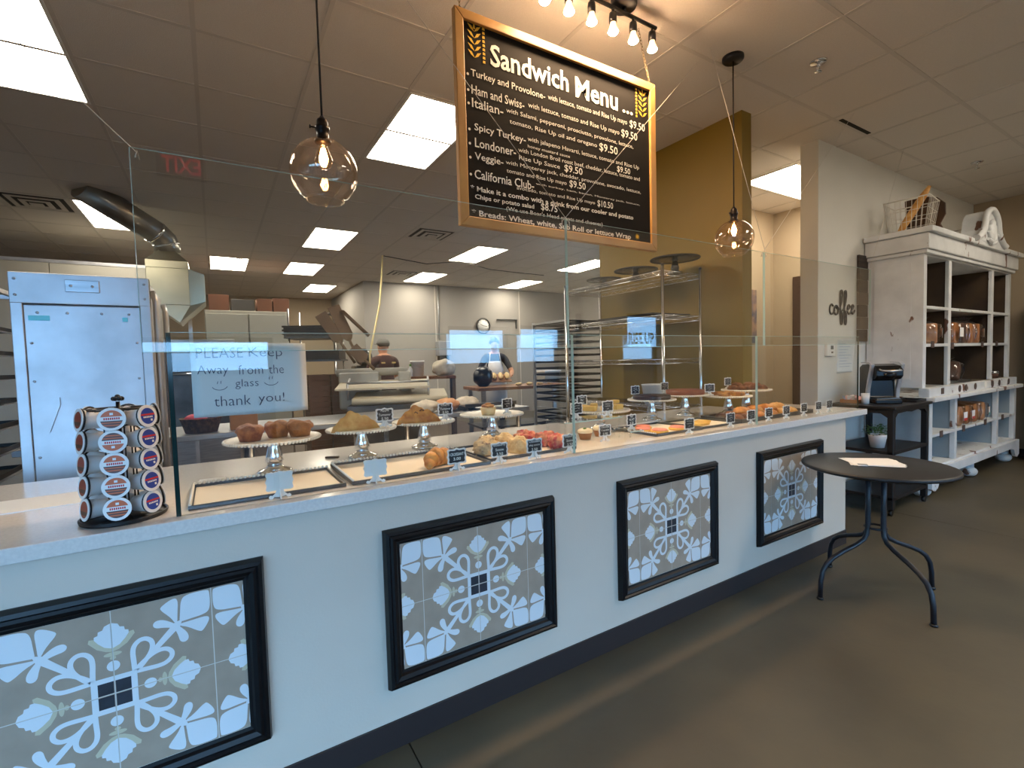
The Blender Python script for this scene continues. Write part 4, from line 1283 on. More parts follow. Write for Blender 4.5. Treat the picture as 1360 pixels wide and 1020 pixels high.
# loose napkins at the left end of the display
o = MB().prism([(-0.05, -0.03), (0.045, -0.035), (0.05, 0.02), (-0.03, 0.035)], 0, 0.008).build('paper_napkin', 'paper', None, 0.002, (-0.03, 0.45, CT), (0, 0, 0.2))
tag(o, 'crumpled white paper lying left behind the glass', 'paper')
o = MB().box(-0.16, 0.16, -0.1, 0.1, 0, 0.003).build('paper_stack', 'paper', None, 0, (-0.46, 0.47, CT), (0, 0, 0.06))
tag(o, 'flat white paper on the worktop behind the pod carousel', 'paper')
o = MB().box(-0.03, 0.03, -0.008, 0.008, 0, 0.01).build('dark_clip', 'choc', None, 0.003, (0.43, 0.62, CT), (0, 0, -0.5))
tag(o, 'small dark clip on the worktop near the apple turnover stand', 'clip')
# ------------------------------------------------------------------ round cafe table
mat('table_black', rgb(20, 21, 24), 0.46, var=0.1, vscale=3)
mat('leg_blue', rgb(26, 30, 38), 0.4, spec=0.5)
tx, ty = 3.09, -0.437
rt = thing('round_table', 'round black cafe table with bent tube legs at the counter end', 'table', (tx, ty, 0))
MB().lathe([(0, 0.705), (0.345, 0.705), (0.353, 0.709), (0.356, 0.716), (0.353, 0.724), (0.345, 0.727), (0, 0.727)], 64).build('table_top', 'table_black', rt)
for ad in (157, 243, 333, 63):
    d = Vector((math.cos(math.radians(ad)), math.sin(math.radians(ad)), 0))
    P = [(0.05, 0.7), (0.05, 0.5), (0.05, 0.38), (0.055, 0.34), (0.075, 0.31), (0.12, 0.285), (0.2, 0.255), (0.265, 0.225), (0.305, 0.195), (0.33, 0.155), (0.341, 0.1), (0.345, 0.01)]
    o = MB().tube([d * r + Vector((0, 0, z)) for r, z in P], 0.0125, 12).build('leg', 'leg_blue', rt)
    MB().lathe([(0.0, 0.0), (0.017, 0.0), (0.018, 0.008), (0.014, 0.013), (0, 0.013)], 14, tuple(d * 0.345)).build('foot_cap', 'black_plastic', o)
MB().tube([(0.05 * math.cos(math.radians(a)), 0.05 * math.sin(math.radians(a)), 0.375) for a in range(0, 360, 30)], 0.007, 8, closed=True).build('brace_ring', 'leg_blue', rt)
MB().box(-0.2, 0.2, -0.02, 0.02, 0.695, 0.705).build('top_bracket', 'leg_blue', rt)
MB().box(-0.02, 0.02, -0.2, 0.2, 0.694, 0.7045).build('top_bracket', 'leg_blue', rt)
pp = thing('paper_pages', 'few loose printed pages lying on the round black table', 'paper', (3.12, -0.407, 0.7275))
for k in range(3):
    MB().prism([(-0.13, -0.10), (0.12, -0.11 + 0.01 * k), (0.14, 0.09), (-0.10 - 0.01 * k, 0.11)], 0.0008 + 0.0016 * k, 0.002 + 0.0016 * k).build('page', 'paper', pp, 0, None, (0, 0, -0.9 + 0.12 * k))
MB().box(-0.12, -0.08, -0.025, 0.02, 0.0, 0.006).build('clip', 'steel', pp, 0, (-0.03, 0.05, 0), (0, 0, 0.5))

# ------------------------------------------------------------------ black trolley with coffee maker
tr = thing('coffee_trolley', 'black three tier wooden trolley between the counter and the white hutch', 'trolley', (4.99, 0.275, 0))
mat('trolley_black', rgb(20, 20, 22), 0.45, var=0.15, vscale=8)
a, b = 0.36, 0.235
MB().box(-a - 0.02, a + 0.02, -b - 0.02, b + 0.02, 0.875, 0.9).build('top_shelf', 'trolley_black', tr, 0.004)
for z in (0.505, 0.13):
    MB().box(-a, a, -b, b, z, z + 0.025).build('shelf', 'trolley_black', tr, 0.003)
for sx in (-1, 1):
    for sy in (-1, 1):
        lx, ly = sx * (a - 0.022), sy * (b - 0.022)
        o = MB().box(lx - 0.022, lx + 0.022, ly - 0.022, ly + 0.022, 0.05, 0.875).build('post', 'trolley_black', tr, 0.004)
        MB().cyl((lx, ly - 0.012, 0.025), (lx, ly + 0.012, 0.025), 0.025, n=14).cyl((lx, ly, 0.03), (lx, ly, 0.055), 0.008).build('caster', 'black_plastic', o)
for sy in (-1, 1):
    m = MB(); m.M = Matrix.Translation((0, sy * (b - 0.01), 0.875)) @ FACE_FRONT
    m.prism([(-a + 0.04, 0), (-a + 0.04, -0.07), (-a + 0.09, -0.035), (-0.1, -0.03), (0, -0.04), (0.1, -0.03), (a - 0.09, -0.035), (a - 0.04, -0.07), (a - 0.04, 0)], -0.008, 0.008)
    m.build('apron', 'trolley_black', tr)
for sx in (-1, 1):
    m = MB(); m.M = Matrix.Translation((sx * (a - 0.01), 0, 0.875)) @ Matrix.Rotation(PI / 2, 4, 'Z') @ FACE_FRONT
    m.prism([(-b + 0.04, 0), (-b + 0.04, -0.07), (-b + 0.09, -0.035), (b - 0.09, -0.035), (b - 0.04, -0.07), (b - 0.04, 0)], -0.008, 0.008)
    m.build('apron', 'trolley_black', tr)
mat('silver_trim', rgb(196, 198, 202), 0.3, 0.5)
cm = thing('coffee_maker', 'black single cup coffee maker with silver side trims on the trolley', 'coffee maker', (4.985, 0.27, 0.9005), math.radians(-45))
mat('gloss_black', rgb(12, 12, 14), 0.22)
sp = [(-0.155, 0.0), (0.15, 0.0), (0.15, 0.31), (0.10, 0.335), (-0.02, 0.34), (-0.12, 0.325), (-0.165, 0.29), (-0.165, 0.235), (-0.13, 0.21), (-0.03, 0.2), (-0.03, 0.05), (-0.155, 0.04)]
m = MB(); m.M = Matrix.Rotation(-PI / 2, 4, 'Z') @ FACE_FRONT @ Matrix.Diagonal((-1, 1, 1, 1))
m.prism(sp, -0.1, 0.1); m.build('body', 'gloss_black', cm, 0.008, fix=True)
for s in (-1, 1):
    m = MB(); m.M = Matrix.Rotation(-PI / 2, 4, 'Z') @ FACE_FRONT @ Matrix.Diagonal((-1, 1, 1, 1))
    m.prism([(-0.04, 0.0), (-0.015, 0.0), (-0.03, 0.12), (-0.07, 0.24), (-0.10, 0.33), (-0.06, 0.35), (0.06, 0.348), (0.06, 0.36), (-0.08, 0.36), (-0.13, 0.335), (-0.1, 0.24), (-0.06, 0.12)], -0.014, 0.014)
    m.build('side_trim', 'silver_trim', cm, 0.003, (s * 0.112, 0, 0), fix=True)
MB().lathe([(0, 0.22), (0.05, 0.22), (0.062, 0.235), (0.07, 0.262), (0, 0.27)], 24, (0, -0.12, 0)).build('brew_head', 'gloss_black', cm)
MB().lathe([(0, 0.268), (0.06, 0.268), (0.06, 0.29), (0, 0.296)], 24, (0, -0.12, 0)).build('head_band', mat('bronze', rgb(150, 112, 64), 0.3, 0.7), cm)
MB().tube([(-0.075, -0.12, 0.30), (-0.07, -0.19, 0.285), (0, -0.215, 0.28), (0.07, -0.19, 0.285), (0.075, -0.12, 0.30)], 0.008, 8).build('lever', 'silver_trim', cm)
MB().box(-0.085, 0.085, -0.15, -0.03, 0.041, 0.05).build('drip_grate', 'dark_steel', cm)
ct = thing('condiment_tray', 'low basket of small packets beside the coffee maker', 'basket', (4.86, 0.42, 0.9005))
m = MB().box(-0.1, 0.1, -0.07, 0.07, 0, 0.006)
for q in ((-0.1, 0.1, -0.07, -0.064), (-0.1, 0.1, 0.064, 0.07), (-0.1, -0.094, -0.064, 0.064), (0.094, 0.1, -0.064, 0.064)): m.box(*q, 0.006, 0.03)
m.build('basket', 'wrapper', ct)
mat('packet_pink', rgb(232, 190, 190), 0.6); mat('packet_blue', rgb(150, 180, 225), 0.6)
for k in range(14):
    rr = random.Random(k)
    o = MB().box(-0.028, 0.028, -0.004, 0.004, 0, 0.05).build('packet', ['paper', 'packet_pink', 'packet_blue'][k % 3], ct, 0, (rr.uniform(-0.065, 0.065), rr.uniform(-0.05, 0.05), 0.012), (rr.uniform(-0.7, 0.7), rr.uniform(-0.5, 0.5), rr.uniform(0, 3)))
o = MB().box(-0.13, 0.13, -0.08, 0.08, 0, 0.004)
for q in ((-0.13, 0.13, -0.08, -0.07), (-0.13, 0.13, 0.07, 0.08), (-0.13, -0.12, -0.07, 0.07), (0.12, 0.13, -0.07, 0.07)): o.box(*q, 0.004, 0.02)
tag(o.build('serving_tray', 'black_plastic', None, 0.002, (5.24, 0.14, 0.9005), (0, 0, 0.05)), 'small black serving tray on the front of the trolley top', 'tray')
tag(MB().lathe([(0, 0), (0.028, 0), (0.032, 0.09), (0.03, 0.09), (0.026, 0.004), (0, 0.004)], 18).build('paper_cup', 'paper', None, 0, (4.78, 0.3, 0.9005)), 'small white cup at the left edge of the trolley', 'cup')
# potted plant on the trolley's middle shelf
pt = thing('potted_plant', 'small green plant in a white pot on the trolley shelf', 'plant', (4.8, 0.215, 0.5305))
mat('pot_white', rgb(226, 226, 224), 0.4)
MB().lathe([(0, 0), (0.05, 0), (0.066, 0.1), (0.068, 0.112), (0.062, 0.112), (0.06, 0.1), (0, 0.098)], 28).build('pot', 'pot_white', pt)
mat('leaf', rgb(66, 104, 48), 0.5, col2=rgb(110, 150, 74), vscale=20)
lf = MB()
for k in range(150):
    rr = random.Random(k + 100)
    a = rr.uniform(0, 2 * PI); el = rr.uniform(0.1, 1.45); R = rr.uniform(0.04, 0.1)
    c = Vector((R * math.cos(a) * math.cos(el), R * math.sin(a) * math.cos(el), 0.1 + R * math.sin(el) * 0.95))
    d = Vector((math.cos(a), math.sin(a), rr.uniform(-0.2, 0.8))).normalized(); s = d.cross(Vector((0, 0, 1))).normalized(); n_ = s.cross(d)
    L = rr.uniform(0.022, 0.036)
    lf.add([c, c + d * L * 0.5 + s * L * 0.32 + n_ * 0.004, c + d * L, c + d * L * 0.5 - s * L * 0.32 + n_ * 0.004], [(0, 1, 2, 3)], False)
lf.build('foliage', 'leaf', pt)['kind'] = 'stuff'
# cables hanging at the counter end
tag(MB().tube([(3.8, 0.2, 0.895), (3.81, 0.2, 0.8), (3.84, 0.2, 0.765), (3.87, 0.2, 0.8), (3.88, 0.2, 0.895)], 0.006, 8).build('white_cable', 'white_plastic'), 'white cable loop hanging under the worktop end', 'cable')
tag(MB().tube([(4.05, 0.35, 0.84), (4.3, 0.36, 0.80), (4.55, 0.38, 0.80), (4.66, 0.4, 0.83), (4.7, 0.42, 0.9)], 0.006, 8).build('black_cable', 'black_plastic'), 'black power cable running from the counter to the trolley', 'cable')
tag(MB().tube([(3.8, 0.3, 0.89), (3.79, 0.3, 0.7), (3.8, 0.3, 0.5), (3.83, 0.31, 0.2), (3.9, 0.33, 0.01)], 0.005, 8).build('black_cable', 'black_plastic'), 'thin black cord hanging down beside the counter end', 'cable')

# ------------------------------------------------------------------ white hutch
def hutch_mats():
    mat('hutch_paint', rgb(222, 224, 224), 0.5, col2=rgb(206, 208, 208), vscale=5, bump=0.08, bscale=40)
    m = MATS['hutch_paint']; nt = m.node_tree; b = nt.nodes['Principled BSDF']
    # worn flecks showing brown wood
    src = b.inputs['Base Color'].links[0].from_socket
    tc = nt.nodes.new('ShaderNodeTexCoord'); n = nt.nodes.new('ShaderNodeTexNoise'); n.inputs['Scale'].default_value = 7; n.inputs['Detail'].default_value = 8
    mp = nt.nodes.new('ShaderNodeMapping'); mp.inputs['Scale'].default_value = (1, 1, 0.5)
    r = nt.nodes.new('ShaderNodeValToRGB'); r.color_ramp.elements[0].position = 0.64; r.color_ramp.elements[1].position = 0.66
    mx = nt.nodes.new('ShaderNodeMixRGB'); mx.inputs[2].default_value = (*rgb(110, 76, 60), 1)
    nt.links.new(tc.outputs['Object'], mp.inputs[0]); nt.links.new(mp.outputs[0], n.inputs[0]); nt.links.new(n.outputs['Fac'], r.inputs[0]); nt.links.new(r.outputs[0], mx.inputs[0])
    nt.links.new(src, mx.inputs[1]); nt.links.new(mx.outputs[0], b.inputs['Base Color'])
hutch_mats()
mat('hutch_back', rgb(70, 52, 30), 0.7, col2=rgb(46, 32, 20), vscale=3, stretch=(4, 1, 1))
mat('hutch_lower', rgb(140, 152, 158), 0.6)
HX0, HX1, HYF, HYB = 5.45, 7.99, 0.12, 0.565
hu = thing('hutch', 'tall distressed white hutch with open shelves of bagged bread', 'hutch', (HX0, HYF, 0))
W_, D_ = HX1 - HX0, HYB - HYF
def hp(name, m, *q, bev=0.003): return MB().box(*q).build(name, m, hu, bev)
# upper carcass
hp('side_panel', 'hutch_paint', 0, 0.07, 0, D_, 1.005, 2.23); hp('side_panel', 'hutch_paint', W_ - 0.07, W_, 0, D_, 1.005, 2.23)
MB().box(-0.006, 0, 0.09, D_ - 0.06, 1.08, 2.15).build('side_inset', 'hutch_paint', hu, 0.002)
hp('back_board', 'hutch_back', 0.07, W_ - 0.07, D_ - 0.02, D_, 1.005, 2.23)
hp('top_board', 'hutch_paint', 0.07, W_ - 0.07, 0, D_ - 0.02, 2.2, 2.23)
for x in (0.6, 1.86):
    hp('divider_trim', 'hutch_paint', x, x + 0.07, 0, 0.03, 1.005, 2.2)
    hp('divider', 'hutch_back', x + 0.012, x + 0.058, 0.03, D_ - 0.02, 1.005, 2.2, bev=0)
hp('side_lining', 'hutch_back', W_ - 0.078, W_ - 0.07, 0.03, D_ - 0.02, 1.005, 2.2, bev=0)
for (p, q) in ((0.07, 0.6), (0.67, 1.86), (1.93, W_ - 0.07)):
    for z in (1.725, 1.38): hp('shelf', 'hutch_paint', p, q, 0.0, D_ - 0.02, z, z + 0.028)
# cornice
for k, (o_, z0, z1) in enumerate(((0.03, 2.215, 2.25), (0.05, 2.25, 2.39), (0.085, 2.39, 2.44))):
    hp('cornice', 'hutch_paint', -o_, W_ + o_, -o_, D_, z0, z1, bev=0.008)
# arched pediment with carved shell
ctr = W_ / 2 + 0.16
out = []
for k in range(49):
    u = -1 + 2 * k / 48
    zz = 2.44 + (0.13 + 0.2 * math.sqrt(max(0.0, 1 - (u / 0.46) ** 2)) if abs(u) < 0.46 else 0.13 * ((1 - abs(u)) / 0.54) ** 1.8)
    out.append((ctr + u * 0.46, zz))
m = MB(); m.M = Matrix.Translation((0, -0.055, 0)) @ FACE_FRONT
m.prism(list(reversed([(ctr - 0.46, 2.435)] + out + [(ctr + 0.46, 2.435)])), -0.14, 0.03)
m.build('pediment', 'hutch_paint', hu, fix=True)
MB().tube([(x, -0.095, z) for x, z in out], 0.03, 8).build('pediment_moulding', 'hutch_paint', hu)
m = MB()
for k in range(9):
    a = math.radians(90 + (k - 4) * 20)
    m.tube([(ctr, -0.09, 2.42), (ctr + 0.06 * math.cos(a), -0.105, 2.42 + 0.12 * math.sin(a)), (ctr + 0.12 * math.cos(a), -0.1, 2.42 + 0.25 * math.sin(a))], [0.014, 0.024, 0.016], 8)
m.build('carved_shell', 'hutch_paint', hu)
for s in (-1, 1):
    MB().ball((ctr + s * 0.2, -0.09, 2.60), 0.026, 10, 8, (1, 1, 1.4)).ball((ctr + s * 0.21, -0.09, 2.53), 0.018, 8, 6).build('rosette', 'hutch_paint', hu)
# waist rail and lower carcass
LO = 0.06
hp('waist_rail', 'hutch_paint', -0.03, W_ + 0.03, -LO, 0.02, 0.925, 1.005, bev=0.005)
hp('waist_shelf', 'hutch_paint', -0.06, W_ + 0.06, -LO - 0.05, D_, 0.885, 0.925, bev=0.008)
hp('lower_side', 'hutch_paint', -0.02, 0.05, -LO, D_, 0.2, 0.885); hp('lower_side', 'hutch_paint', W_ - 0.05, W_ + 0.02, -LO, D_, 0.2, 0.885)
hp('lower_back', 'hutch_lower', 0.05, W_ - 0.05, D_ - 0.02, D_, 0.2, 0.885)
for x in (0.6, 1.86):
    hp('lower_divider_trim', 'hutch_paint', x, x + 0.06, -LO, -LO + 0.04, 0.29, 0.885)
    hp('lower_divider', 'hutch_lower', x + 0.01, x + 0.05, -LO + 0.04, D_ - 0.02, 0.29, 0.885, bev=0)
hp('lower_lining', 'hutch_lower', W_ - 0.058, W_ - 0.05, -LO + 0.04, D_ - 0.02, 0.29, 0.885, bev=0)
for (p, q) in ((0.05, 0.6), (0.66, 1.86), (1.92, W_ - 0.05)): hp('lower_shelf', 'hutch_paint', p, q, -LO, D_ - 0.02, 0.555, 0.58)
hp('floor_board', 'hutch_paint', -0.02, W_ + 0.02, -LO, D_, 0.265, 0.29)
m = MB(); m.M = Matrix.Translation((0, -LO - 0.01, 0)) @ FACE_FRONT
m.prism([(-0.04, 0.27), (-0.04, 0.1), (0.03, 0.07), (0.1, 0.09), (0.16, 0.17), (0.3, 0.19), (W_ - 0.3, 0.19), (W_ - 0.16, 0.17), (W_ - 0.1, 0.09), (W_ - 0.03, 0.07), (W_ + 0.04, 0.1), (W_ + 0.04, 0.27)], -0.01, 0.02)
m.build('apron', 'hutch_paint', hu, fix=True)
for x in (0.06, 1.3, W_ - 0.06):
    for y in (0.02, D_ - 0.08):
        MB().ball((x, y, 0.055), 0.075, 16, 10, (1, 1, 0.73)).cyl((x, y, 0.09), (x, y, 0.2), 0.045, n=12).build('bun_foot', 'hutch_paint', hu)
# clip-on price tags along the shelf edges
mat('tag_brown', rgb(84, 68, 62), 0.6)
for (x, z) in ((5.66, 1.40), (6.15, 1.385), (7.02, 1.395), (7.5, 1.40)):
    MB().box(x - HX0 - 0.035, x - HX0 + 0.035, -0.006, -0.001, z - 0.03, z + 0.03).build('shelf_tag', 'tag_brown', hu)
for k, x in enumerate((5.72, 6.16, 6.33, 6.6, 6.91, 7.14, 7.37, 7.7)):
    if k == 0: MB().box(x - HX0 - 0.03, x - HX0 + 0.03, -LO - 0.005, -LO, 0.94, 0.995).build('shelf_tag', 'tag_brown', hu)
    else:
        m = MB(); m.M = Matrix.Translation((x - HX0, -LO - 0.001, 0.967)) @ FACE_FRONT
        m.prism(arc(0, 0, 0.033, 0, 337, 15), 0, 0.004); m.build('shelf_tag', 'tag_brown' if k != 4 else 'paper', hu)
for (x, z) in ((5.7, 0.57), (6.28, 0.567), (6.92, 0.57), (7.5, 0.575)):
    MB().box(x - HX0 - 0.035, x - HX0 + 0.035, -LO - 0.006, -LO - 0.001, z - 0.03, z + 0.03).build('shelf_tag', 'tag_brown', hu)
for x in (6.35, 6.7, 7.05):
    MB().ball((x - HX0, -0.003, 1.74), 0.012, 8, 6, (1, 0.3, 1)).build('white_stud', 'white_plastic', hu)
# bread in clear bags
glass_mat('bag_film', (0.96, 0.96, 0.97), f0=0.07, rough=0.12)
mat('bread', rgb(178, 118, 66), 0.7, col2=rgb(138, 82, 40), vscale=9)
mat('bread_pale', rgb(206, 158, 116), 0.75, col2=rgb(176, 120, 80), vscale=12)
mat('bread_dark', rgb(96, 62, 44), 0.7, col2=rgb(66, 42, 30), vscale=12)
mat('label_red', rgb(196, 52, 44), 0.5); mat('label_teal', rgb(70, 160, 150), 0.5)
def loaf(x, y, z, label, m='bread', h=0.24, rx=0.0, rz=0.0, lab=None, grp='bagged loaves in the hutch'):
    t = thing('bagged_loaf', label, 'bread', (x, y, z), rz, grp)
    t.rotation_euler = (0, rx, rz)
    b = MB(); n, rg = 20, 8
    for i in range(rg + 1):
        pass
    prof = [(-0.07, 0.0), (0.07, 0.0), (0.078, h * 0.5), (0.07, h * 0.82), (0.035, h * 0.98), (-0.035, h * 0.98), (-0.07, h * 0.82), (-0.078, h * 0.5)]
    q = MB(); q.M = FACE_FRONT
    q.prism(smooth_poly(prof, 2), -0.12, 0.10); q.build('loaf', m, t, 0.02, fix=True)
    g = MB()
    ring_ = [(0.088, 0.0), (0.094, h * 0.5), (0.085, h * 0.9), (0.05, h * 1.06), (0.018, h * 1.12), (0.03, h * 1.22), (0.045, h * 1.3)]
    vs, fs = [], []
    for i, (r, zz) in enumerate(ring_):
        for j in range(18):
            a = 2 * PI * j / 18
            wv = 1 + 0.09 * math.sin(a * 5 + i * 1.3)
            ysc = 1.4 if i < 3 else 1.0
            vs.append((r * math.cos(a) * wv, (r * math.sin(a) * wv) * ysc, zz))
    for i in range(len(ring_) - 1):
        for j in range(18):
            j2 = (j + 1) % 18
            fs.append((i * 18 + j, i * 18 + j2, (i + 1) * 18 + j2, (i + 1) * 18 + j))
    g.add(vs, fs, True); g.build('bag', 'bag_film', t)
    if lab:
        MB().box(-0.05, 0.05, -0.137, -0.1355, h * 0.3, h * 0.72).build('label_sticker', 'paper', t)
        if lab != 'paper': MB().box(-0.05, 0.05, -0.1385, -0.1372, h * 0.3, h * 0.42).build('label_band', lab, t)
ZS2, ZS1, ZS0 = 1.409, 1.006, 0.581
loaf(5.83, 0.24, ZS2, 'bagged pale loaf alone in the left bay of the hutch', 'bread_pale', 0.2, -0.15, 0.3, 'paper')
for k, x in enumerate((6.45, 6.66, 6.88, 7.1)):
    loaf(x, 0.265, ZS2, 'bagged loaf on the upper middle shelf, %s from the left' % ['first', 'second', 'third', 'fourth'][k], ['bread', 'bread_dark', 'bread', 'bread'][k], 0.22, 0, 0.1 * k, ['paper', None, None, 'paper'][k])
loaf(6.5, 0.265, ZS1 + 0.03, 'dark bagged loaf leaning alone above the waist rail of the hutch', 'bread_dark', 0.2, 0.45, 0.1)
for k, x in enumerate((6.32, 6.54, 6.78, 7.02)):
    loaf(x, 0.19, ZS0, 'bagged loaf on the lower shelf of the hutch, %s from the left' % ['first', 'second', 'third', 'fourth'][k], ['bread_pale', 'bread', 'bread', 'bread_pale'][k], 0.2, 0, 0.05 * k, ['label_red', 'label_red', None, 'label_teal'][k])
for k in range(2):
    t = thing('jar', ['front small silver topped jar in the right bay of the hutch', 'rear small silver topped jar in the right bay of the hutch'][k], 'jar', (7.68 + 0.12 * k, 0.18 + 0.03 * k, ZS1), 0, 'silver topped jars')
    MB().lathe([(0, 0), (0.04, 0), (0.042, 0.05), (0, 0.05)], 18).build('jar_body', 'bread_dark', t)
    MB().lathe([(0.044, 0.05), (0.044, 0.075), (0, 0.077)], 18).build('lid', 'chrome', t)
# wire baskets, baguette and board on the hutch
mat('wire_white', rgb(226, 222, 210), 0.45)
def wire_basket(x, y, z, w2, d2, h, label, rz=0):
    t = thing('wire_basket', label, 'basket', (x, y, z), rz, 'white wire baskets on the hutch')
    def rect(s, zz): return [(-w2 * s, -d2 * s, zz), (w2 * s, -d2 * s, zz), (w2 * s, d2 * s, zz), (-w2 * s, d2 * s, zz)]
    MB().tube(rect(1.0, h), 0.005, 6, closed=True).build('rim', 'wire_white', t)
    for f in (0.33, 0.66):
        MB().tube(rect(0.8 + 0.2 * f, h * f), 0.0025, 5, closed=True).build('hoop', 'wire_white', t)
    MB().tube(rect(0.8, 0.004), 0.0035, 5, closed=True).build('base_hoop', 'wire_white', t)
    m = MB()
    for k in range(9):
        u = -1 + 2 * k / 8
        for s in (-1, 1):
            m.tube([(u * w2 * 0.8, s * d2 * 0.8, 0.004), (u * w2, s * d2, h)], 0.0022, 4)
            m.tube([(s * w2 * 0.8, u * d2 * 0.8, 0.004), (s * w2, u * d2, h)], 0.0022, 4)
    for k in range(6):
        u = -0.8 + 1.6 * k / 5
        m.tube([(u * w2, -d2 * 0.8, 0.004), (u * w2, d2 * 0.8, 0.004)], 0.0022, 4)
    m.build('wires', 'wire_white', t)['kind'] = 'stuff'
wire_basket(5.66, 0.29, 2.4405, 0.17, 0.17, 0.30, 'white wire basket with a baguette at the left end of the hutch top', 0.1)
wire_basket(7.35, 0.33, 2.4405, 0.28, 0.14, 0.22, 'white wire basket behind the carved pediment of the hutch')
b = MB().tube([(-0.045, 0.09, 0.03), (-0.03, 0.06, 0.1), (0.0, 0.0, 0.22), (0.03, -0.06, 0.34), (0.05, -0.1, 0.42)], [0.022, 0.03, 0.033, 0.03, 0.014], 14)
tag(b.build('baguette', 'golden', None, 0, (5.66, 0.27, 2.445)), 'golden baguette leaning in the wire basket', 'baguette')
mat('board_wood', rgb(88, 54, 26), 0.5, col2=rgb(60, 36, 18), vscale=5, stretch=(1, 1, 0.2))
m = MB(); m.M = Matrix.Rotation(PI / 2, 4, 'Z') @ FACE_FRONT
m.prism([(-0.16, 0), (0.13, 0), (0.13, 0.06), (0.11, 0.12), (0.15, 0.2), (0.15, 0.3), (0.09, 0.37), (0.0, 0.40), (-0.16, 0.40)][::-1], -0.012, 0.012)
o = m.build('cutting_board', 'board_wood', None, 0.003, (6.0, 0.28, 2.4405), (0, 0.12, PI), fix=True)
tag(o, 'dark brown wooden board standing behind the wire basket on the hutch', 'cutting board')
# plank sign between wall and hutch
pk = thing('plank_sign', 'dark rustic plank sign on the wall behind the hutch', 'wall sign', (5.26, 0.573, 1.45))
mat('plank_a', rgb(70, 60, 54), 0.7, col2=rgb(48, 42, 38), vscale=6, stretch=(1, 1, 8)); mat('plank_b', rgb(96, 84, 78), 0.7)
for k in range(7):
    MB().box(0, 0.18, -0.022 - 0.004 * (k % 2), -0.002, k * 0.118, k * 0.118 + 0.114).build('plank', 'plank_b' if k in (1, 3) else 'plank_a', pk)
# coffee word sign
def catmull(P, n=7):
    out = []
    for i in range(len(P) - 1):
        p0 = Vector(P[max(i - 1, 0)]); p1 = Vector(P[i]); p2 = Vector(P[i + 1]); p3 = Vector(P[min(i + 2, len(P) - 1)])
        for k in range(n):
            t = k / n
            out.append(0.5 * ((2 * p1) + (p2 - p0) * t + (2 * p0 - 5 * p1 + 4 * p2 - p3) * t * t + (3 * p1 - p0 - 3 * p2 + p3) * t ** 3))
    out.append(Vector(P[-1]))
    return out
cs = thing('coffee_sign', 'dark cut-out script word coffee on the pale wall', 'wall sign', (4.73, 0.574, 1.6))
mat('sign_dark', rgb(58, 60, 62), 0.5)
SX, SZ = 0.0048, 0.0033
letters = {'letter_c': [(14, 52), (9, 57), (3, 50), (2, 38), (7, 30), (15, 33), (20, 40)],
           'letter_o': [(26, 54), (20, 48), (19, 36), (25, 29), (32, 34), (33, 46), (28, 54), (24, 52), (30, 46), (38, 48)],
           'letter_f': [(38, 44), (46, 62), (50, 84), (48, 97), (43, 92), (42, 60), (43, 20), (46, 3), (50, 10), (49, 32), (45, 38), (54, 44)],
           'letter_f.': [(54, 42), (62, 62), (66, 84), (64, 97), (59, 92), (58, 60), (59, 20), (62, 3), (66, 10), (65, 32), (61, 38), (70, 42)],
           'letter_e': [(70, 42), (77, 48), (80, 54), (76, 59), (71, 52), (71, 40), (76, 33), (82, 38), (86, 43)],
           'letter_e.': [(86, 43), (92, 49), (95, 55), (91, 60), (87, 53), (87, 41), (92, 34), (97, 38), (100, 45)]}
for nm, P in letters.items():
    MB().tube([(v.x * SX, -0.007, v.y * SZ) for v in catmull([(x, y, 0) for x, y in P])], 0.0075, 8).build(nm.rstrip('.'), 'sign_dark', cs)
th = thing('thermostat', 'small white thermostat on the pale wall below the coffee sign', 'thermostat', (4.735, 0.575, 1.375))
MB().box(-0.07, 0.07, -0.025, 0, -0.055, 0.055).build('housing', 'white_plastic', th, 0.004)
MB().box(-0.01, 0.035, -0.027, -0.025, 0.005, 0.038).build('display', mat('lcd', rgb(70, 80, 78), 0.3), th)
MB().box(0.0, 0.03, -0.027, -0.025, -0.03, -0.015).build('button', 'tag_brown', th)
# corridor: picture and door
pc = thing('wall_picture', 'colourful picture partly seen in the corridor beside the olive wall', 'picture', (5.68, 2.029, 1.5))
MB().box(-0.32, 0.3, -0.02, 0, 0, 0.68).build('panel', mat('pic', rgb(150, 120, 100), 0.6, col2=rgb(50, 60, 90), vscale=7, ramp=(0.4, 0.6)), pc)
d = MB().box(6.36, 6.398, 0.86, 1.76, 0.005, 2.33).build('door_1', mat('door_brown', rgb(58, 36, 28), 0.45, var=0.15, vscale=4), None, 0.003)
struct(d)
MB().box(6.352, 6.362, 0.93, 0.97, 0.95, 1.1).cyl((6.36, 0.95, 1.03), (6.31, 0.95, 1.03), 0.01).build('door_handle', 'chrome', d)
# black drinks fridge at the right edge
fr = thing('drinks_fridge', 'black upright drinks fridge at the right edge of the picture', 'fridge', (8.2, -0.5, 0))
MB().box(-0.2, 0.21, -0.42, 0.42, 0.02, 1.97).build('cabinet', 'black_plastic', fr, 0.01)
MB().box(-0.235, -0.2, -0.4, 0.4, 0.12, 1.78).build('door', 'gloss_black', fr, 0.006)
MB().box(-0.26, -0.245, 0.3, 0.33, 0.7, 1.3).build('handle', 'silver_trim', fr)
MB().box(-0.238, -0.2, -0.36, 0.38, 1.86, 1.93).build('name_strip', 'white_plastic', fr)
for k in range(2): MB().box(-0.2375, -0.2355, 0.28, 0.36, 1.66 - 0.09 * k, 1.72 - 0.09 * k).build('sticker', 'paper', fr)
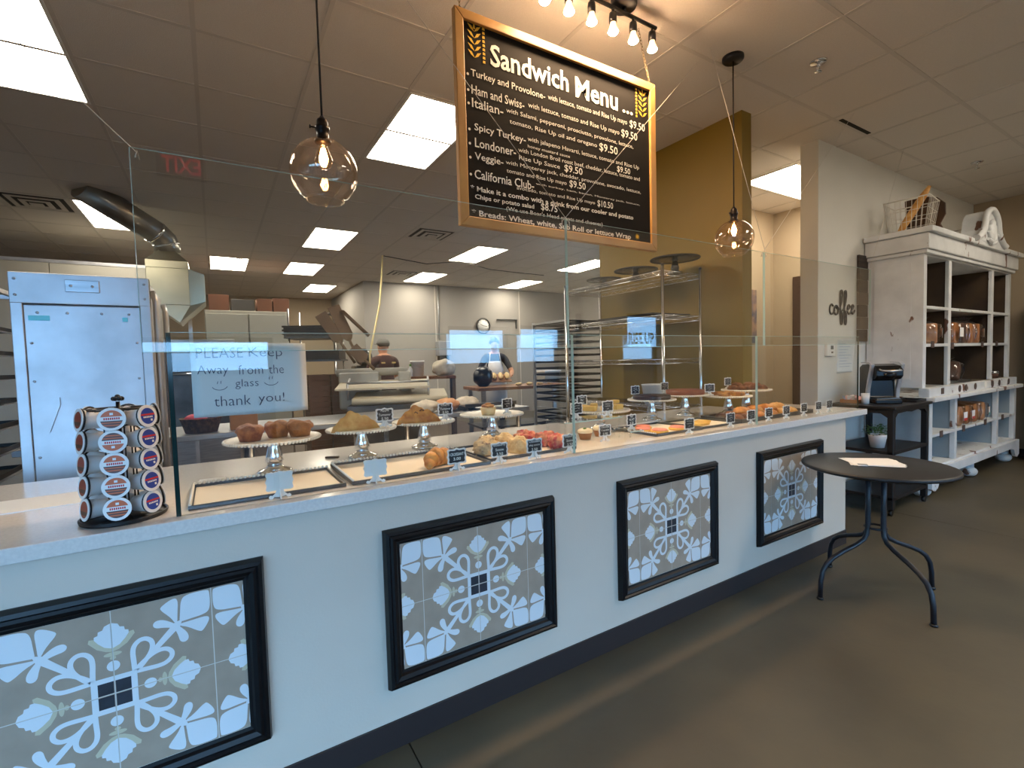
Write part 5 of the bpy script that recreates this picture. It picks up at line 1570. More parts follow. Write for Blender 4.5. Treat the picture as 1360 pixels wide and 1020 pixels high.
# ------------------------------------------------------------------ kitchen behind the counter
# enclosed aluminium rack right behind the counter
ar = thing('aluminium_cabinet', 'tall closed aluminium rack cabinet with riveted door behind the counter', 'rack cabinet', (-0.495, 1.3, 0))
MB().box(-0.24, 0.24, 0.03, 0.68, 0.14, 1.79).build('cabinet_body', 'alu', ar, 0.006)
dr = MB().box(-0.205, 0.205, -0.005, 0.03, 0.2, 1.66).build('door', 'alu', ar, 0.004)
for s in (-1, 1): MB().box(s * 0.225 - 0.02, s * 0.225 + 0.02, -0.01, 0.035, 0.14, 1.80).build('door_frame', 'alu', ar, 0.003)
MB().box(-0.245, 0.245, -0.012, 0.035, 1.665, 1.80).build('top_rail', 'alu', ar, 0.003)
MB().box(-0.06, 0.06, -0.018, -0.012, 1.72, 1.775).build('latch_plate', 'steel', ar, 0.002)
rv = MB()
for z in [0.3 + 0.17 * k for k in range(8)]:
    for s in (-1, 1): rv.ball((s * 0.185, -0.006, z), 0.006, 8, 5, (1, 0.5, 1))
for x in (-0.16, -0.06, 0.06, 0.16): rv.ball((x, -0.006, 1.625), 0.006, 8, 5, (1, 0.5, 1))
for x in (-0.04, 0.035): rv.ball((x, -0.019, 1.748), 0.006, 8, 5, (1, 0.5, 1))
for s in (-1, 1):
    for z in (1.70, 1.77): rv.ball((s * 0.225, -0.014, z), 0.006, 8, 5, (1, 0.5, 1))
rv.build('rivets', 'steel', ar)['kind'] = 'stuff'
m = MB(); m.M = Matrix.Translation((-0.14, -0.006, 1.16)) @ FACE_FRONT
m.prism([(-0.06, -0.07), (-0.005, -0.07), (0.035, 0.05), (0.035, 0.085), (-0.06, 0.01)], 0, 0.006)
m.build('handle_plate', 'alu', dr)
for k, (x0, x1, z0, z1) in enumerate(((-0.19, -0.12, 1.59, 1.612), (0.135, 0.155, 1.59, 1.61))):
    MB().box(x0, x1, -0.0075, -0.0055, z0, z1).build('blue_sticker', mat('sticker_blue', rgb(110, 220, 250), 0.5), dr)
sf = MB()
for y in (0.06, 0.64): sf.tube([(0.262, y, 0.14), (0.262, y, 1.70), (0.25, y, 1.75)], 0.014, 8)
sf.build('side_tube', 'alu', ar)
for s in (-1, 1):
    for y in (0.08, 0.6):
        MB().cyl((s * 0.2 - 0.015, y, 0.06), (s * 0.2 + 0.015, y, 0.06), 0.06, n=16).cyl((s * 0.2, y, 0.06), (s * 0.2, y, 0.14), 0.012).build('caster', 'black_plastic', ar)

# open sheet pan racks
pan_me = MB().box(-0.225, 0.225, -0.32, 0.32, 0, 0.004)
for q in ((-0.225, 0.225, -0.32, -0.312), (-0.225, 0.225, 0.312, 0.32), (-0.225, -0.217, -0.312, 0.312), (0.217, 0.225, -0.312, 0.312)): pan_me.box(*q, 0.004, 0.022)
pan_me = pan_me.mesh('sheet_pan')
mat('pan_dark', rgb(40, 38, 36), 0.45, 0.6, var=0.3, vscale=4)
def pan_rack(x, y, rz, label, n, z0, dz, pan_label, skip=(), grp='sheet pans in the racks', hh=1.78):
    t = thing('pan_rack', label, 'pan rack', (x, y, 0), rz, 'open sheet pan racks')
    for sx in (-1, 1):
        for sy in (-1, 1):
            px, py = sx * 0.255, sy * 0.3
            o = MB().box(px - 0.013, px + 0.013, py - 0.013, py + 0.013, 0.12, hh).build('post', 'alu', t)
            MB().cyl((px - 0.012, py, 0.05), (px + 0.012, py, 0.05), 0.05, n=14).cyl((px, py, 0.05), (px, py, 0.13), 0.01).build('caster', 'black_plastic', o)
    for z in (0.14, hh - 0.02):
        for sy in (-1, 1): MB().box(-0.255, 0.255, sy * 0.3 - 0.01, sy * 0.3 + 0.01, z - 0.01, z + 0.01).build('cross_bar', 'alu', t)
        for sx in (-1, 1): MB().box(sx * 0.255 - 0.01, sx * 0.255 + 0.01, -0.3, 0.3, z - 0.01, z + 0.01).build('cross_bar', 'alu', t)
    for k in range(n):
        z = z0 + k * dz
        for sx in (-1, 1):
            MB().box(sx * 0.242 - 0.022, sx * 0.242 + 0.0, -0.29, 0.29, z - 0.004, z).build('runner', 'alu', t) if sx > 0 else MB().box(-0.242, -0.22, -0.29, 0.29, z - 0.004, z).build('runner', 'alu', t)
        if k in skip: continue
        o = put('sheet_pan', pan_me, 'pan_dark', None, 0, (x, y, z + 0.0005), (0, 0, rz))
        tag(o, pan_label + ', %s from the top' % ORD[n - k - 1], 'sheet pan', grp)
pan_rack(3.37, 2.62, 0.0, 'tall open rack of dark sheet pans behind the wire shelving', 23, 0.2, 0.07, 'dark sheet pan slid into the rack behind the wire shelving', (3, 9))
pan_rack(-1.12, 1.62, 0.0, 'open pan rack at the left edge of the picture beside the aluminium cabinet', 12, 0.25, 0.12, 'dark sheet pan in the rack at the left edge', (), 'sheet pans in the left rack')
mat('rack_goods', rgb(150, 66, 36), 0.6, var=0.3, vscale=12)
for k in range(4):
    b = mound(0.09, 0.06, 0, 0.15, 4, k)
    pastry('loaf', 'reddish brown loaf in the rack at the left edge, %s from the bottom' % ORD[k], 'bread', b.mesh('loaf'), 'rack_goods', -0.98, 1.42, 0.25 + 0.12 * (5 + k) + 0.005, k, 'loaves in the left rack')

# chrome wire shelving by the olive wall, with dark cake stands on top
ws = thing('wire_shelving', 'tall chrome wire shelving unit against the olive wall', 'wire shelving', (3.19, 1.53, 0))
a, b_ = 0.225, 0.6
for sx in (-1, 1):
    for sy in (-1, 1):
        o = MB().cyl((sx * a, sy * b_, 0.02), (sx * a, sy * b_, 2.06), 0.0125, n=12).build('post', 'chrome', ws)
        MB().ball((sx * a, sy * b_, 2.064), 0.014, 10, 6).build('post_cap', 'black_plastic', o)
        MB().lathe([(0.0, 0.0), (0.02, 0.0), (0.02, 0.015), (0.0, 0.02)], 12, (sx * a, sy * b_, 0)).build('foot', 'black_plastic', o)
for z in (2.02, 1.68, 1.335, 0.95, 0.3):
    sh = MB()
    for sx in (-1, 1):
        for dz in (0, -0.035): sh.tube([(sx * a, -b_, z + dz), (sx * a, b_, z + dz)], 0.0035, 5)
        n = 24
        sh.tube([(sx * a, -b_ + 2 * b_ * k / n, z - (0.035 if k % 2 else 0)) for k in range(n + 1)], 0.0025, 4)
    for sy in (-1, 1):
        for dz in (0, -0.035): sh.tube([(-a, sy * b_, z + dz), (a, sy * b_, z + dz)], 0.0035, 5)
        n = 10
        sh.tube([(-a + 2 * a * k / n, sy * b_, z - (0.035 if k % 2 else 0)) for k in range(n + 1)], 0.0025, 4)
    for k in range(1, 34):
        y = -b_ + 2 * b_ * k / 34
        sh.tube([(-a, y, z + 0.002), (a, y, z + 0.002)], 0.002, 4)
    for x in (-0.075, 0.075): sh.tube([(x, -b_, z - 0.003), (x, b_, z - 0.003)], 0.003, 4)
    sh.build('wire_shelf', 'chrome', ws)
mat('dark_glaze', rgb(34, 28, 24), 0.18)
cake_stand(3.15, 1.38, 0.18, 0.085, 'dark glazed cake stand on top of the wire shelving, nearer one', 'dark_glaze', 'dark_glaze', 'dark cake stands on the wire shelving', 2.024)
cake_stand(3.17, 1.8, 0.16, 0.07, 'dark glazed cake stand on top of the wire shelving, farther one', 'dark_glaze', 'dark_glaze', 'dark cake stands on the wire shelving', 2.024)
cake_stand(3.22, 1.02, 0.19, 0.12, 'largest dark glazed cake stand at the near end of the wire shelving', 'dark_glaze', 'dark_glaze', 'dark cake stands on the wire shelving', 2.024)
MBt = MB().lathe([(0, 0), (0.07, 0), (0.095, 0.16), (0.1, 0.165), (0.092, 0.168), (0.067, 0.006), (0, 0.006)], 24)
tag(MBt.build('white_tub', 'white_plastic', None, 0, (3.2, 1.25, 0.954)), 'white plastic tub on the wire shelving behind the chocolate cake', 'tub')
for k in range(1):
    o = put('sheet_pan', pan_me, 'pan_dark', None, 0, (3.19, 1.35, 1.6845 + 0.024 * k))
    tag(o, 'dark sheet pan lying on the upper middle shelf of the wire shelving', 'sheet pan', 'sheet pans stacked on the wire shelving')

# stainless back bench
bn = thing('steel_bench', 'long stainless steel work bench running behind the counter', 'work bench', (0.8, 2.7, 0))
MB().box(-1.85, 1.85, -0.35, 0.35, 0.86, 0.9).build('bench_top', 'steel', bn, 0.004)
MB().box(-1.8, 1.8, -0.3, 0.3, 0.25, 0.27).build('undershelf', 'dark_steel', bn)
for x in (-1.75, -0.6, 0.6, 1.75):
    for y in (-0.3, 0.3): MB().cyl((x, y, 0), (x, y, 0.86), 0.022, n=10).build('leg', 'steel', bn)
# basket and boxes on the bench
mat('wicker', rgb(104, 70, 40), 0.8, col2=rgb(66, 42, 24), vscale=40, bump=0.6, bscale=120)
wb = thing('wicker_basket', 'brown wicker basket with a pink bundle on the bench, behind the paper sign', 'basket', (-0.1, 2.52, 0.9005))
MB().lathe([(0, 0), (0.1, 0), (0.13, 0.1), (0.135, 0.105), (0.122, 0.105), (0.094, 0.01), (0, 0.01)], 24).build('basket', 'wicker', wb)
MB().ball((-0.03, -0.02, 0.1), 0.06, 12, 8, (1.2, 0.8, 0.6), 0.2, 3).build('pink_bundle', mat('pinkcloth', rgb(170, 70, 90), 0.7), wb)
MB().ball((0.05, 0.02, 0.1), 0.05, 12, 8, (1.2, 0.8, 0.6), 0.2, 3, 2).build('dark_bundle', mat('purplecloth', rgb(60, 40, 70), 0.7), wb)
mat('cardboard', rgb(150, 106, 66), 0.8, var=0.08, vscale=6)
mat('brown_box', rgb(104, 62, 40), 0.7, var=0.1, vscale=5)
def carton(x, y, z, w2, d2, h, label, m='cardboard', rz=0.0):
    t = thing('carton', label, 'box', (x, y, z), rz, 'cartons in the kitchen')
    MB().box(-w2, w2, -d2, d2, 0, h).build('box', m, t, 0.003)
    MB().box(-w2 * 1.001, w2 * 1.001, -0.012, 0.012, h * 0.7, h + 0.0012).build('tape', 'tape', t)
carton(0.17, 2.55, 0.9005, 0.09, 0.1, 0.13, 'small brown carton on the bench behind the popovers')
carton(-0.42, 2.6, 0.2705, 0.25, 0.2, 0.3, 'brown carton on the shelf under the bench, left one')
carton(0.35, 2.6, 0.2705, 0.28, 0.2, 0.35, 'brown carton on the shelf under the bench, right one')
mat('paper_bag', rgb(196, 186, 168), 0.7, var=0.15, vscale=14)
for k, (x, m, l) in enumerate(((1.62, 'paper_bag', 'crumpled pale paper bag on the bench behind the cherry turnover tag'), (1.85, 'bread_pale', 'wrapped pale loaf on the bench behind the tart'), (2.08, 'paper_bag', 'crumpled pale bag on the bench left of the third stand tag'))):
    b = MB().ball((0, 0, 0.055), 0.1, 18, 12, (1.35, 0.9, 0.62), 0.3, 4, k, 0.0)
    tag(b.build('paper_bag', m, None, 0, (x, 2.52 + 0.04 * k, 0.9005)), l, 'bag', 'paper bags on the bench')
wrk = thing('wire_tray', 'dark wire cooling tray on the bench behind the tart', 'tray', (2.25, 2.5, 0.9005))
MB().box(-0.28, 0.28, -0.1, 0.1, 0.03, 0.036).box(-0.28, 0.28, -0.1, -0.094, 0.036, 0.06).build('tray', 'dark_steel', wrk)
for s in (-1, 1): MB().box(s * 0.26 - 0.01, s * 0.26 + 0.01, -0.09, 0.09, 0, 0.03).build('foot', 'dark_steel', wrk)

# brown stacked dough crates
mat('crate_brown', rgb(92, 60, 44), 0.55, var=0.12, vscale=8)
cr = MB()
for q in ((-0.12, 0.12, -0.2, 0.2, 0, 0.008), (-0.12, 0.12, -0.2, -0.19, 0.008, 0.062), (-0.12, 0.12, 0.19, 0.2, 0.008, 0.062), (-0.12, -0.11, -0.19, 0.19, 0.008, 0.062), (0.11, 0.12, -0.19, 0.19, 0.008, 0.062)): cr.box(*q)
cr.box(-0.125, 0.125, -0.205, -0.2, 0.05, 0.06)
cr = cr.mesh('dough_crate')
mat('plinth', rgb(60, 58, 56), 0.5)
dl = thing('crate_dolly', 'low dark dolly under the two stacks of brown crates', 'dolly', (1.2, 4.75, 0))
MB().box(-0.28, 0.28, -0.22, 0.22, 0.1, 0.13).build('platform', 'plinth', dl)
for sx in (-1, 1):
    for sy in (-1, 1): MB().cyl((sx * 0.22 - 0.015, sy * 0.17, 0.05), (sx * 0.22 + 0.015, sy * 0.17, 0.05), 0.05, n=12).build('caster', 'black_plastic', dl)
for c_ in range(2):
    for k in range(17):
        o = put('dough_crate', cr, 'crate_brown', None, 0, (1.075 + 0.255 * c_, 4.75, 0.1305 + 0.066 * k))
        tag(o, ('brown crate in the left stack, row %s from the top' if c_ == 0 else 'brown crate in the right stack, row %s from the top') % ['one', 'two', 'three', 'four', 'five', 'six', 'seven', 'eight', 'nine', 'ten', 'eleven', 'twelve', 'thirteen', 'fourteen', 'fifteen', 'sixteen', 'seventeen'][16 - k], 'crate', 'stacked brown dough crates')

# dough sheeter
ds = thing('dough_sheeter', 'large dough sheeter with pale conveyor wings behind the bench', 'dough sheeter', (1.75, 4.0, 0), -0.35)
mat('sheeter_cream', rgb(150, 150, 142), 0.45); mat('belt', rgb(186, 178, 158), 0.6)
MB().box(-0.35, 0.35, -0.3, 0.3, 0.0, 0.85).build('base', 'dark_steel', ds, 0.01)
MB().box(-0.55, -0.1, -0.1, 0.32, 0.85, 1.27).build('drive_housing', 'sheeter_cream', ds, 0.02)
MB().cyl((-0.58, 0.0, 1.27), (0.22, 0.0, 1.27), 0.045, n=16).build('top_roller_guard', 'sheeter_cream', ds)
MB().box(0.12, 0.26, -0.12, 0.32, 1.0, 1.27).build('end_housing', 'sheeter_cream', ds, 0.02)
m = MB(); m.M = Matrix.Translation((-0.15, -0.25, 1.14)) @ Matrix.Rotation(0.12, 4, 'X'); m.box(-0.38, 0.62, -0.28, 0.26, -0.02, 0.0); m.build('upper_belt', 'belt', ds)
m = MB(); m.M = Matrix.Translation((0.1, -0.35, 1.02)) @ Matrix.Rotation(0.1, 4, 'X'); m.box(-0.45, 0.55, -0.25, 0.3, -0.03, 0.0); m.cyl((-0.45, -0.25, -0.03), (0.55, -0.25, -0.03), 0.035, n=14); m.build('lower_belt', 'belt', ds)
for x in (-0.4, 0.45): MB().tube([(x, -0.5, 0.98), (x, -0.5, 1.16), (x, -0.3, 1.2)], 0.012, 8).build('side_guard', 'steel', ds)
MB().tube([(-0.4, -0.5, 1.16), (0.45, -0.5, 1.16)], 0.012, 8).build('guard_bar', 'steel', ds)
MB().box(-0.4, 0.5, -0.6, -0.2, 0.86, 0.92).build('flour_tray', 'dark_steel', ds)

# tall loaded rack with pans and wooden peels
lr = thing('storage_rack', 'steel pole rack loaded with dark pans at the left of the kitchen', 'storage rack', (0.98, 4.75, 0), -0.4)
for sx in (-1, 1):
    for y in (-0.02, 0.5): MB().cyl((sx * 0.28, y + 0.3, 0.02), (sx * 0.28, y + 0.3, 2.1), 0.012, n=10).build('pole', 'chrome', lr)
for z in (0.35, 0.95, 1.42, 1.72): MB().box(-0.34, 0.34, 0.26, 0.82, z, z + 0.02).build('shelf', 'dark_steel', lr)
for k in range(6):
    o = put('sheet_pan', pan_me, 'pan_dark', None, 0, (1.15 - 0.02 * (k % 2), 5.17, 1.741 + 0.023 * k), (0, 0, -0.4 + PI / 2))
    tag(o, 'dark sheet pan on the upper shelf of the steel pole rack, %s from the bottom' % ORD[k], 'sheet pan', 'sheet pans on the steel pole rack')
for k in range(5):
    o = put('sheet_pan', pan_me, 'pan_dark', None, 0, (1.17, 5.17, 1.441 + 0.023 * k), (0, 0, -0.4 + PI / 2))
    tag(o, 'dark sheet pan on the lower shelf of the steel pole rack, %s from the bottom' % ORD[k], 'sheet pan', 'sheet pans on the lower shelf of the steel pole rack')
mat('peel_wood', rgb(96, 74, 54), 0.7, col2=rgb(70, 52, 38), vscale=6, stretch=(1, 1, 0.2))
for k, (p0, p1, l) in enumerate((((1.16, 4.0, 2.02), (1.42, 3.93, 1.36), 'dark wooden peel leaning left of the dough sheeter, upright one'), ((1.3, 3.8, 1.55), (1.52, 3.75, 1.30), 'dark wooden peel handle slanting behind the glass edge'), ((1.02, 4.0, 1.93), (1.36, 3.95, 1.38), 'dark wooden peel leaning left across the pole rack'))):
    p0, p1 = Vector(p0), Vector(p1)
    t = thing('wooden_peel', l, 'wooden peel', p1, 0, 'wooden peels')
    d = (p0 - p1)
    MB().tube([(0, 0, 0), d * 0.45], 0.016, 8).build('handle', 'peel_wood', t)
    s = d.cross(Vector((0, 1, 0))).normalized() * 0.065
    e = Vector((0, 0.008, 0))
    q = [d * 0.42 - s * 0.4, d * 0.5 - s, d - s, d + s, d * 0.5 + s, d * 0.42 + s * 0.4]
    vs = [p - e for p in q] + [p + e for p in q]
    MB().add(vs, [tuple(range(6)), tuple(range(11, 5, -1))] + [(i, i + 6, (i + 1) % 6 + 6, (i + 1) % 6) for i in range(6)]).build('blade', 'peel_wood', t, fix=True)
IM = (Matrix.Translation((0.98, 4.75, 0)) @ Matrix.Rotation(-0.4, 4, 'Z')).inverted()
MB().tube([IM @ Vector((1.2, 4.9, 2.0)), IM @ Vector((1.24, 3.9, 1.95)), IM @ Vector((1.5, 3.84, 1.68))], 0.02, 8).build('peel_pole', 'peel_wood', lr)  # wooden peel drawn as a bent pole, with an added stretch reaching the rack
# walk-in cooler, tall white cabinet with cartons on top
wc = thing('walk_in_cooler', 'pale grey walk-in cooler box at the far left of the kitchen', 'walk-in cooler', (-1.9, 6.2, 0))
mat('cooler_grey', rgb(150, 148, 138), 0.5, var=0.05, vscale=2)
for k in range(3): MB().box(-1.6 + 0.94 * k + 0.004, -0.66 + 0.94 * k - 0.004, 0, 0.08, 0.0, 2.68).build('wall_panel', 'cooler_grey', wc)
MB().box(-1.6, 1.22, 0.08, 1.9, 0, 2.66).build('cooler_body', 'cooler_grey', wc)
MB().box(-1.6, 1.22, -0.004, 0.09, 2.68, 2.72).build('top_trim', 'alu', wc)
MB().box(0.5, 1.16, -0.02, 0.0, 0.05, 2.05).build('cooler_door', 'alu', wc, 0.005)
fz = thing('white_cabinet', 'tall white double door cabinet at the back left of the kitchen', 'cabinet', (0.55, 8.0, 0))
MB().box(-0.65, 0.65, 0.02, 0.7, 0.0, 2.36).build('cabinet_body', 'cooler_grey', fz, 0.01)
for s in (-1, 1):
    o = MB().box(s * 0.325 - 0.315, s * 0.325 + 0.315, -0.03, 0.015, 0.1, 2.3).build('door', 'sheeter_cream', fz, 0.008)
    MB().cyl((s * 0.06, -0.06, 0.9), (s * 0.06, -0.06, 1.5), 0.012, n=8).build('handle', 'chrome', o)
carton(0.12, 8.25, 2.3605, 0.15, 0.2, 0.27, 'orange brown carton on the tall white cabinet, leftmost', 'brown_box')
carton(0.48, 8.25, 2.3605, 0.18, 0.2, 0.2, 'dark grey carton on the tall white cabinet', 'plinth')
carton(0.82, 8.25, 2.3605, 0.12, 0.2, 0.22, 'reddish brown carton on the tall white cabinet', 'brown_box')
carton(1.09, 8.25, 2.3605, 0.13, 0.2, 0.24, 'brown carton on the tall white cabinet, rightmost', 'brown_box')
# exhaust machine with round duct
hd = thing('exhaust_hood', 'steel exhaust box with a slanting round duct up to the ceiling', 'exhaust hood', (-0.33, 5.2, 0))
mat('hood_steel', rgb(188, 184, 160), 0.3, 0.75, var=0.12, vscale=3)
MB().box(-0.27, 0.13, -0.1, 0.5, 2.1, 2.52).build('hood_box', 'hood_steel', hd, 0.006)
m = MB()
m.add([(0.13, -0.1, 2.52), (0.28, 0.0, 2.48), (0.28, 0.0, 2.16), (0.02, -0.1, 1.9), (0.13, -0.1, 2.1), (0.13, 0.5, 2.52), (0.28, 0.5, 2.48), (0.28, 0.5, 2.16), (0.02, 0.5, 1.9), (0.13, 0.5, 2.1), (-0.1, -0.1, 2.1), (-0.1, 0.5, 2.1), (-0.1, -0.1, 2.0), (-0.1, 0.5, 2.0)],
      [(0, 1, 2, 4), (4, 2, 3), (1, 6, 7, 2), (2, 7, 8, 3), (0, 5, 6, 1), (5, 9, 7, 6), (9, 8, 7), (10, 4, 3, 12), (12, 3, 8, 13), (11, 13, 8, 9), (10, 12, 13, 11)])
m.build('grease_tray', 'hood_steel', hd, fix=True)
MB().add([(-0.27, -0.1, 2.52), (0.13, -0.1, 2.52), (0.13, 0.4, 2.52), (-0.27, 0.4, 2.52), (-0.27, -0.1, 2.6), (0.13, -0.1, 2.6), (0.13, 0.4, 2.6), (-0.27, 0.4, 2.6), (-0.14, 0.0, 2.74), (0.0, 0.0, 2.74), (0.0, 0.25, 2.74), (-0.14, 0.25, 2.74)],
         [(0, 1, 5, 4), (1, 2, 6, 5), (2, 3, 7, 6), (3, 0, 4, 7), (4, 5, 9, 8), (5, 6, 10, 9), (6, 7, 11, 10), (7, 4, 8, 11), (8, 9, 10, 11)]).build('transition', 'hood_steel', hd)
MB().tube([(-0.07, 0.1, 2.72), (-0.07, 0.1, 2.8), (-0.09, 0.07, 2.86), (-0.15, 0.03, 2.92), (-0.24, -0.04, 2.97), (-0.72, -0.42, 3.22)], 0.13, 18).build('duct', mat('duct_steel', rgb(150, 148, 140), 0.3, 0.85, var=0.15, vscale=5), hd)
MB().tube([(-0.075, 0.095, 2.81), (-0.08, 0.09, 2.83)], 0.136, 18).tube([(-0.16, 0.02, 2.925), (-0.185, 0.0, 2.94)], 0.136, 18).build('duct_clamp', 'chrome', hd)
for x, y in ((-0.25, 0.45), (0.1, 0.45)): MB().box(x - 0.02, x + 0.02, y - 0.02, y + 0.02, 0, 2.1).build('post', 'alu', hd)
ov = thing('oven', 'large grey oven under the exhaust box', 'oven', (-0.2, 5.9, 0))
MB().box(-0.45, 0.45, 0, 0.8, 0.1, 1.75).build('oven_body', 'steel', ov, 0.01)
o = MB().box(-0.4, 0.4, -0.03, 0.0, 0.5, 1.6).build('oven_door', 'dark_steel', ov, 0.006)
MB().cyl((-0.3, -0.06, 1.3), (0.3, -0.06, 1.3), 0.015, n=8).build('handle', 'chrome', o)
for s in (-1, 1):
    for y in (0.06, 0.74): MB().cyl((s * 0.4, y, 0), (s * 0.4, y, 0.1), 0.025, n=8).build('foot', 'steel', ov)

# small side table with bucket, bottle and sack
stb = thing('side_table', 'small brown topped table with a white bucket in the kitchen', 'table', (2.7, 4.95, 0), -0.35)
MB().box(-0.36, 0.32, -0.25, 0.25, 1.13, 1.17).build('table_top', 'brown_box', stb, 0.004)
for sx in (-1, 1):
    for sy in (-1, 1): MB().box(sx * 0.29 - 0.025, sx * 0.29 + 0.025, sy * 0.2 - 0.025, sy * 0.2 + 0.025, 0, 1.13).build('leg', 'plank_b', stb)
bk_ = thing('bucket', 'white plastic bucket on the small kitchen table', 'bucket', (2.5, 5.02, 1.1705))
MB().lathe([(0, 0), (0.085, 0), (0.098, 0.2), (0.104, 0.2), (0.104, 0.225), (0.095, 0.225), (0.083, 0.008), (0, 0.008)], 24).build('pail', 'white_plastic', bk_)
MB().tube([(0.1, 0, 0.2), (0.07, -0.08, 0.15), (0, -0.115, 0.13), (-0.07, -0.08, 0.15), (-0.1, 0, 0.2)], 0.003, 5).build('bail', 'steel', bk_)
bt = thing('bottle', 'small green capped bottle beside the white bucket', 'bottle', (2.37, 4.95, 1.1705))
MB().lathe([(0, 0), (0.032, 0), (0.034, 0.1), (0.014, 0.135), (0.012, 0.15), (0, 0.15)], 16).build('bottle_body', 'pot_white', bt)
MB().lathe([(0.016, 0.148), (0.016, 0.18), (0, 0.182)], 12).build('cap', 'leafgreen', bt)
b = MB().ball((0, 0, 0.1), 0.17, 20, 14, (1.2, 0.8, 0.75), 0.25, 2.5, 4, 0.0)
tag(b.build('flour_sack', 'paper_bag', None, 0, (2.86, 4.9, 1.1705), (0, 0, 0.4)), 'pale sack slumped on the right end of the small kitchen table', 'sack')
# wooden work table
wt_ = thing('wooden_table', 'wide wooden topped bakery table in front of the baker', 'table', (4.45, 5.2, 0), -0.15)
mat('table_wood', rgb(150, 104, 66), 0.5, col2=rgb(118, 78, 48), vscale=4, stretch=(0.3, 3, 1))
MB().box(-0.95, 0.85, -0.4, 0.4, 0.9, 0.95).build('table_top', 'table_wood', wt_, 0.005)
for sx in (-0.85, 0.75):
    for sy in (-1, 1): MB().box(sx - 0.03, sx + 0.03, sy * 0.33 - 0.03, sy * 0.33 + 0.03, 0, 0.9).build('leg', 'steel', wt_)
MB().box(-0.9, 0.8, -0.36, 0.36, 0.3, 0.33).build('undershelf', 'dark_steel', wt_)
for k in range(5):
    b = MB().ball((0, 0, 0.025), 0.05, 14, 8, (1.9, 0.9, 0.55), 0.1, 3, k, 0.0)
    tag(b.build('dough_roll', 'scone', None, 0, (4.22 + 0.19 * k, 5.0 - 0.03 * k, 0.9505), (0, 0, 0.6)), 'raw dough roll on the wooden table, %s from the left' % ORD[k], 'dough roll', 'dough rolls on the wooden table')
bn_ = thing('storage_bins', 'pale storage bin at the right end of the wooden table', 'bin', (5.05, 5.3, 0.9505))
MB().box(-0.17, 0.17, -0.12, 0.12, 0, 0.2).build('bin', 'sheeter_cream', bn_, 0.01)
MB().box(-0.18, 0.18, -0.13, 0.13, 0.2, 0.225).build('lid', 'white_plastic', bn_, 0.005)
tag(MB().ball((0, 0, 0.16), 0.17, 18, 12, (1, 0.9, 1), 0.12, 3, 5, 0.0).build('black_bag', 'black_plastic', None, 0, (3.75, 5.35, 0.9505)), 'black bag on the left end of the wooden table', 'bag')
# wall clock, dispenser, conduit, bracket
ck_ = thing('wall_clock', 'round white clock with dark rim on the back wall', 'clock', (5.8, YB - 0.001, 2.26))
m = MB(); m.M = FACE_FRONT
m.lathe([(0.0, 0.0), (0.17, 0.0), (0.17, 0.03), (0.0, 0.03)], 36); m.build('face', 'paper', ck_)
m = MB(); m.M = FACE_FRONT
m.lathe([(0.165, 0.0), (0.2, 0.0), (0.2, 0.04), (0.185, 0.05), (0.165, 0.04), (0.165, 0.0)], 36); m.build('rim', 'dark_steel', ck_)
m = MB(); m.M = Matrix.Translation((0, -0.0315, 0)) @ FACE_FRONT
m.stroke([(0, 0), (-0.08, 0.035)], 0.014); m.stroke([(0, 0), (0.11, -0.02)], 0.01)
for k in range(12): m.stroke([(0.135 * math.cos(k * PI / 6), 0.135 * math.sin(k * PI / 6)), (0.155 * math.cos(k * PI / 6), 0.155 * math.sin(k * PI / 6))], 0.012)
m.build('hands', 'black_plastic', ck_)['kind'] = 'stuff'
pd = thing('towel_dispenser', 'grey paper towel dispenser on the back wall', 'dispenser', (4.66, YB - 0.001, 1.4))
MB().box(-0.16, 0.16, -0.22, 0, 0.12, 0.47).build('housing', mat('disp_grey', rgb(150, 152, 158), 0.4), pd, 0.02)
MB().box(-0.12, 0.12, -0.16, -0.02, 0, 0.12).build('outlet', 'plinth', pd)
tag(MB().cyl((4.6, YB - 0.03, 1.9), (4.6, YB - 0.03, 3.19), 0.016, n=8).build('conduit', 'alu'), 'thin conduit running down the back wall to the towel dispenser', 'conduit')
br = thing('wall_bracket', 'dark thin bracket on the back wall right of the clock', 'bracket', (6.5, YB - 0.001, 2.2))
MB().box(-0.3, 0.3, -0.06, 0, 0.22, 0.235).build('arm', 'dark_steel', br); MB().box(0.27, 0.3, -0.05, 0, 0, 0.22).build('upright', 'dark_steel', br)
# yellow power cord and strip lamp cable
yc = MB().tube([(2.49, 6.44, 3.18), (2.42, 6.3, 2.8), (2.25, 5.9, 2.3), (2.05, 5.55, 1.85), (1.9, 5.3, 1.5), (1.88, 5.25, 1.2)], 0.014, 6)
tag(yc.build('power_cord', mat('cord_yellow', rgb(214, 196, 140), 0.6)), 'pale yellow power cord dropping from the ceiling over the kitchen', 'cord')
cc = MB().tube([(2.5, 6.4, 3.17), (3.3, 6.5, 3.12), (3.8, 6.2, 3.15), (4.6, 6.5, 3.12), (5.4, 6.8, 3.17), (6.0, 6.7, 3.14)], 0.008, 5)
tag(cc.build('ceiling_cable', 'cord'), 'dark cable strung loosely under the kitchen ceiling', 'cable')
# dark mixer next to the capped person
mx = thing('stand_mixer', 'dark rounded floor mixer left of the person in a cap', 'mixer', (2.36, 7.45, 0))
MB().box(-0.18, 0.18, -0.15, 0.2, 0, 1.35).build('column', 'gloss_black', mx, 0.03)
MB().ball((0, -0.05, 1.5), 0.16, 18, 12, (0.95, 1.3, 1.0)).build('head', 'gloss_black', mx)
MB().lathe([(0, 0.7), (0.1, 0.7), (0.15, 0.95), (0.155, 0.97), (0, 0.97)], 20, (0, -0.3, 0)).build('bowl', 'steel', mx)

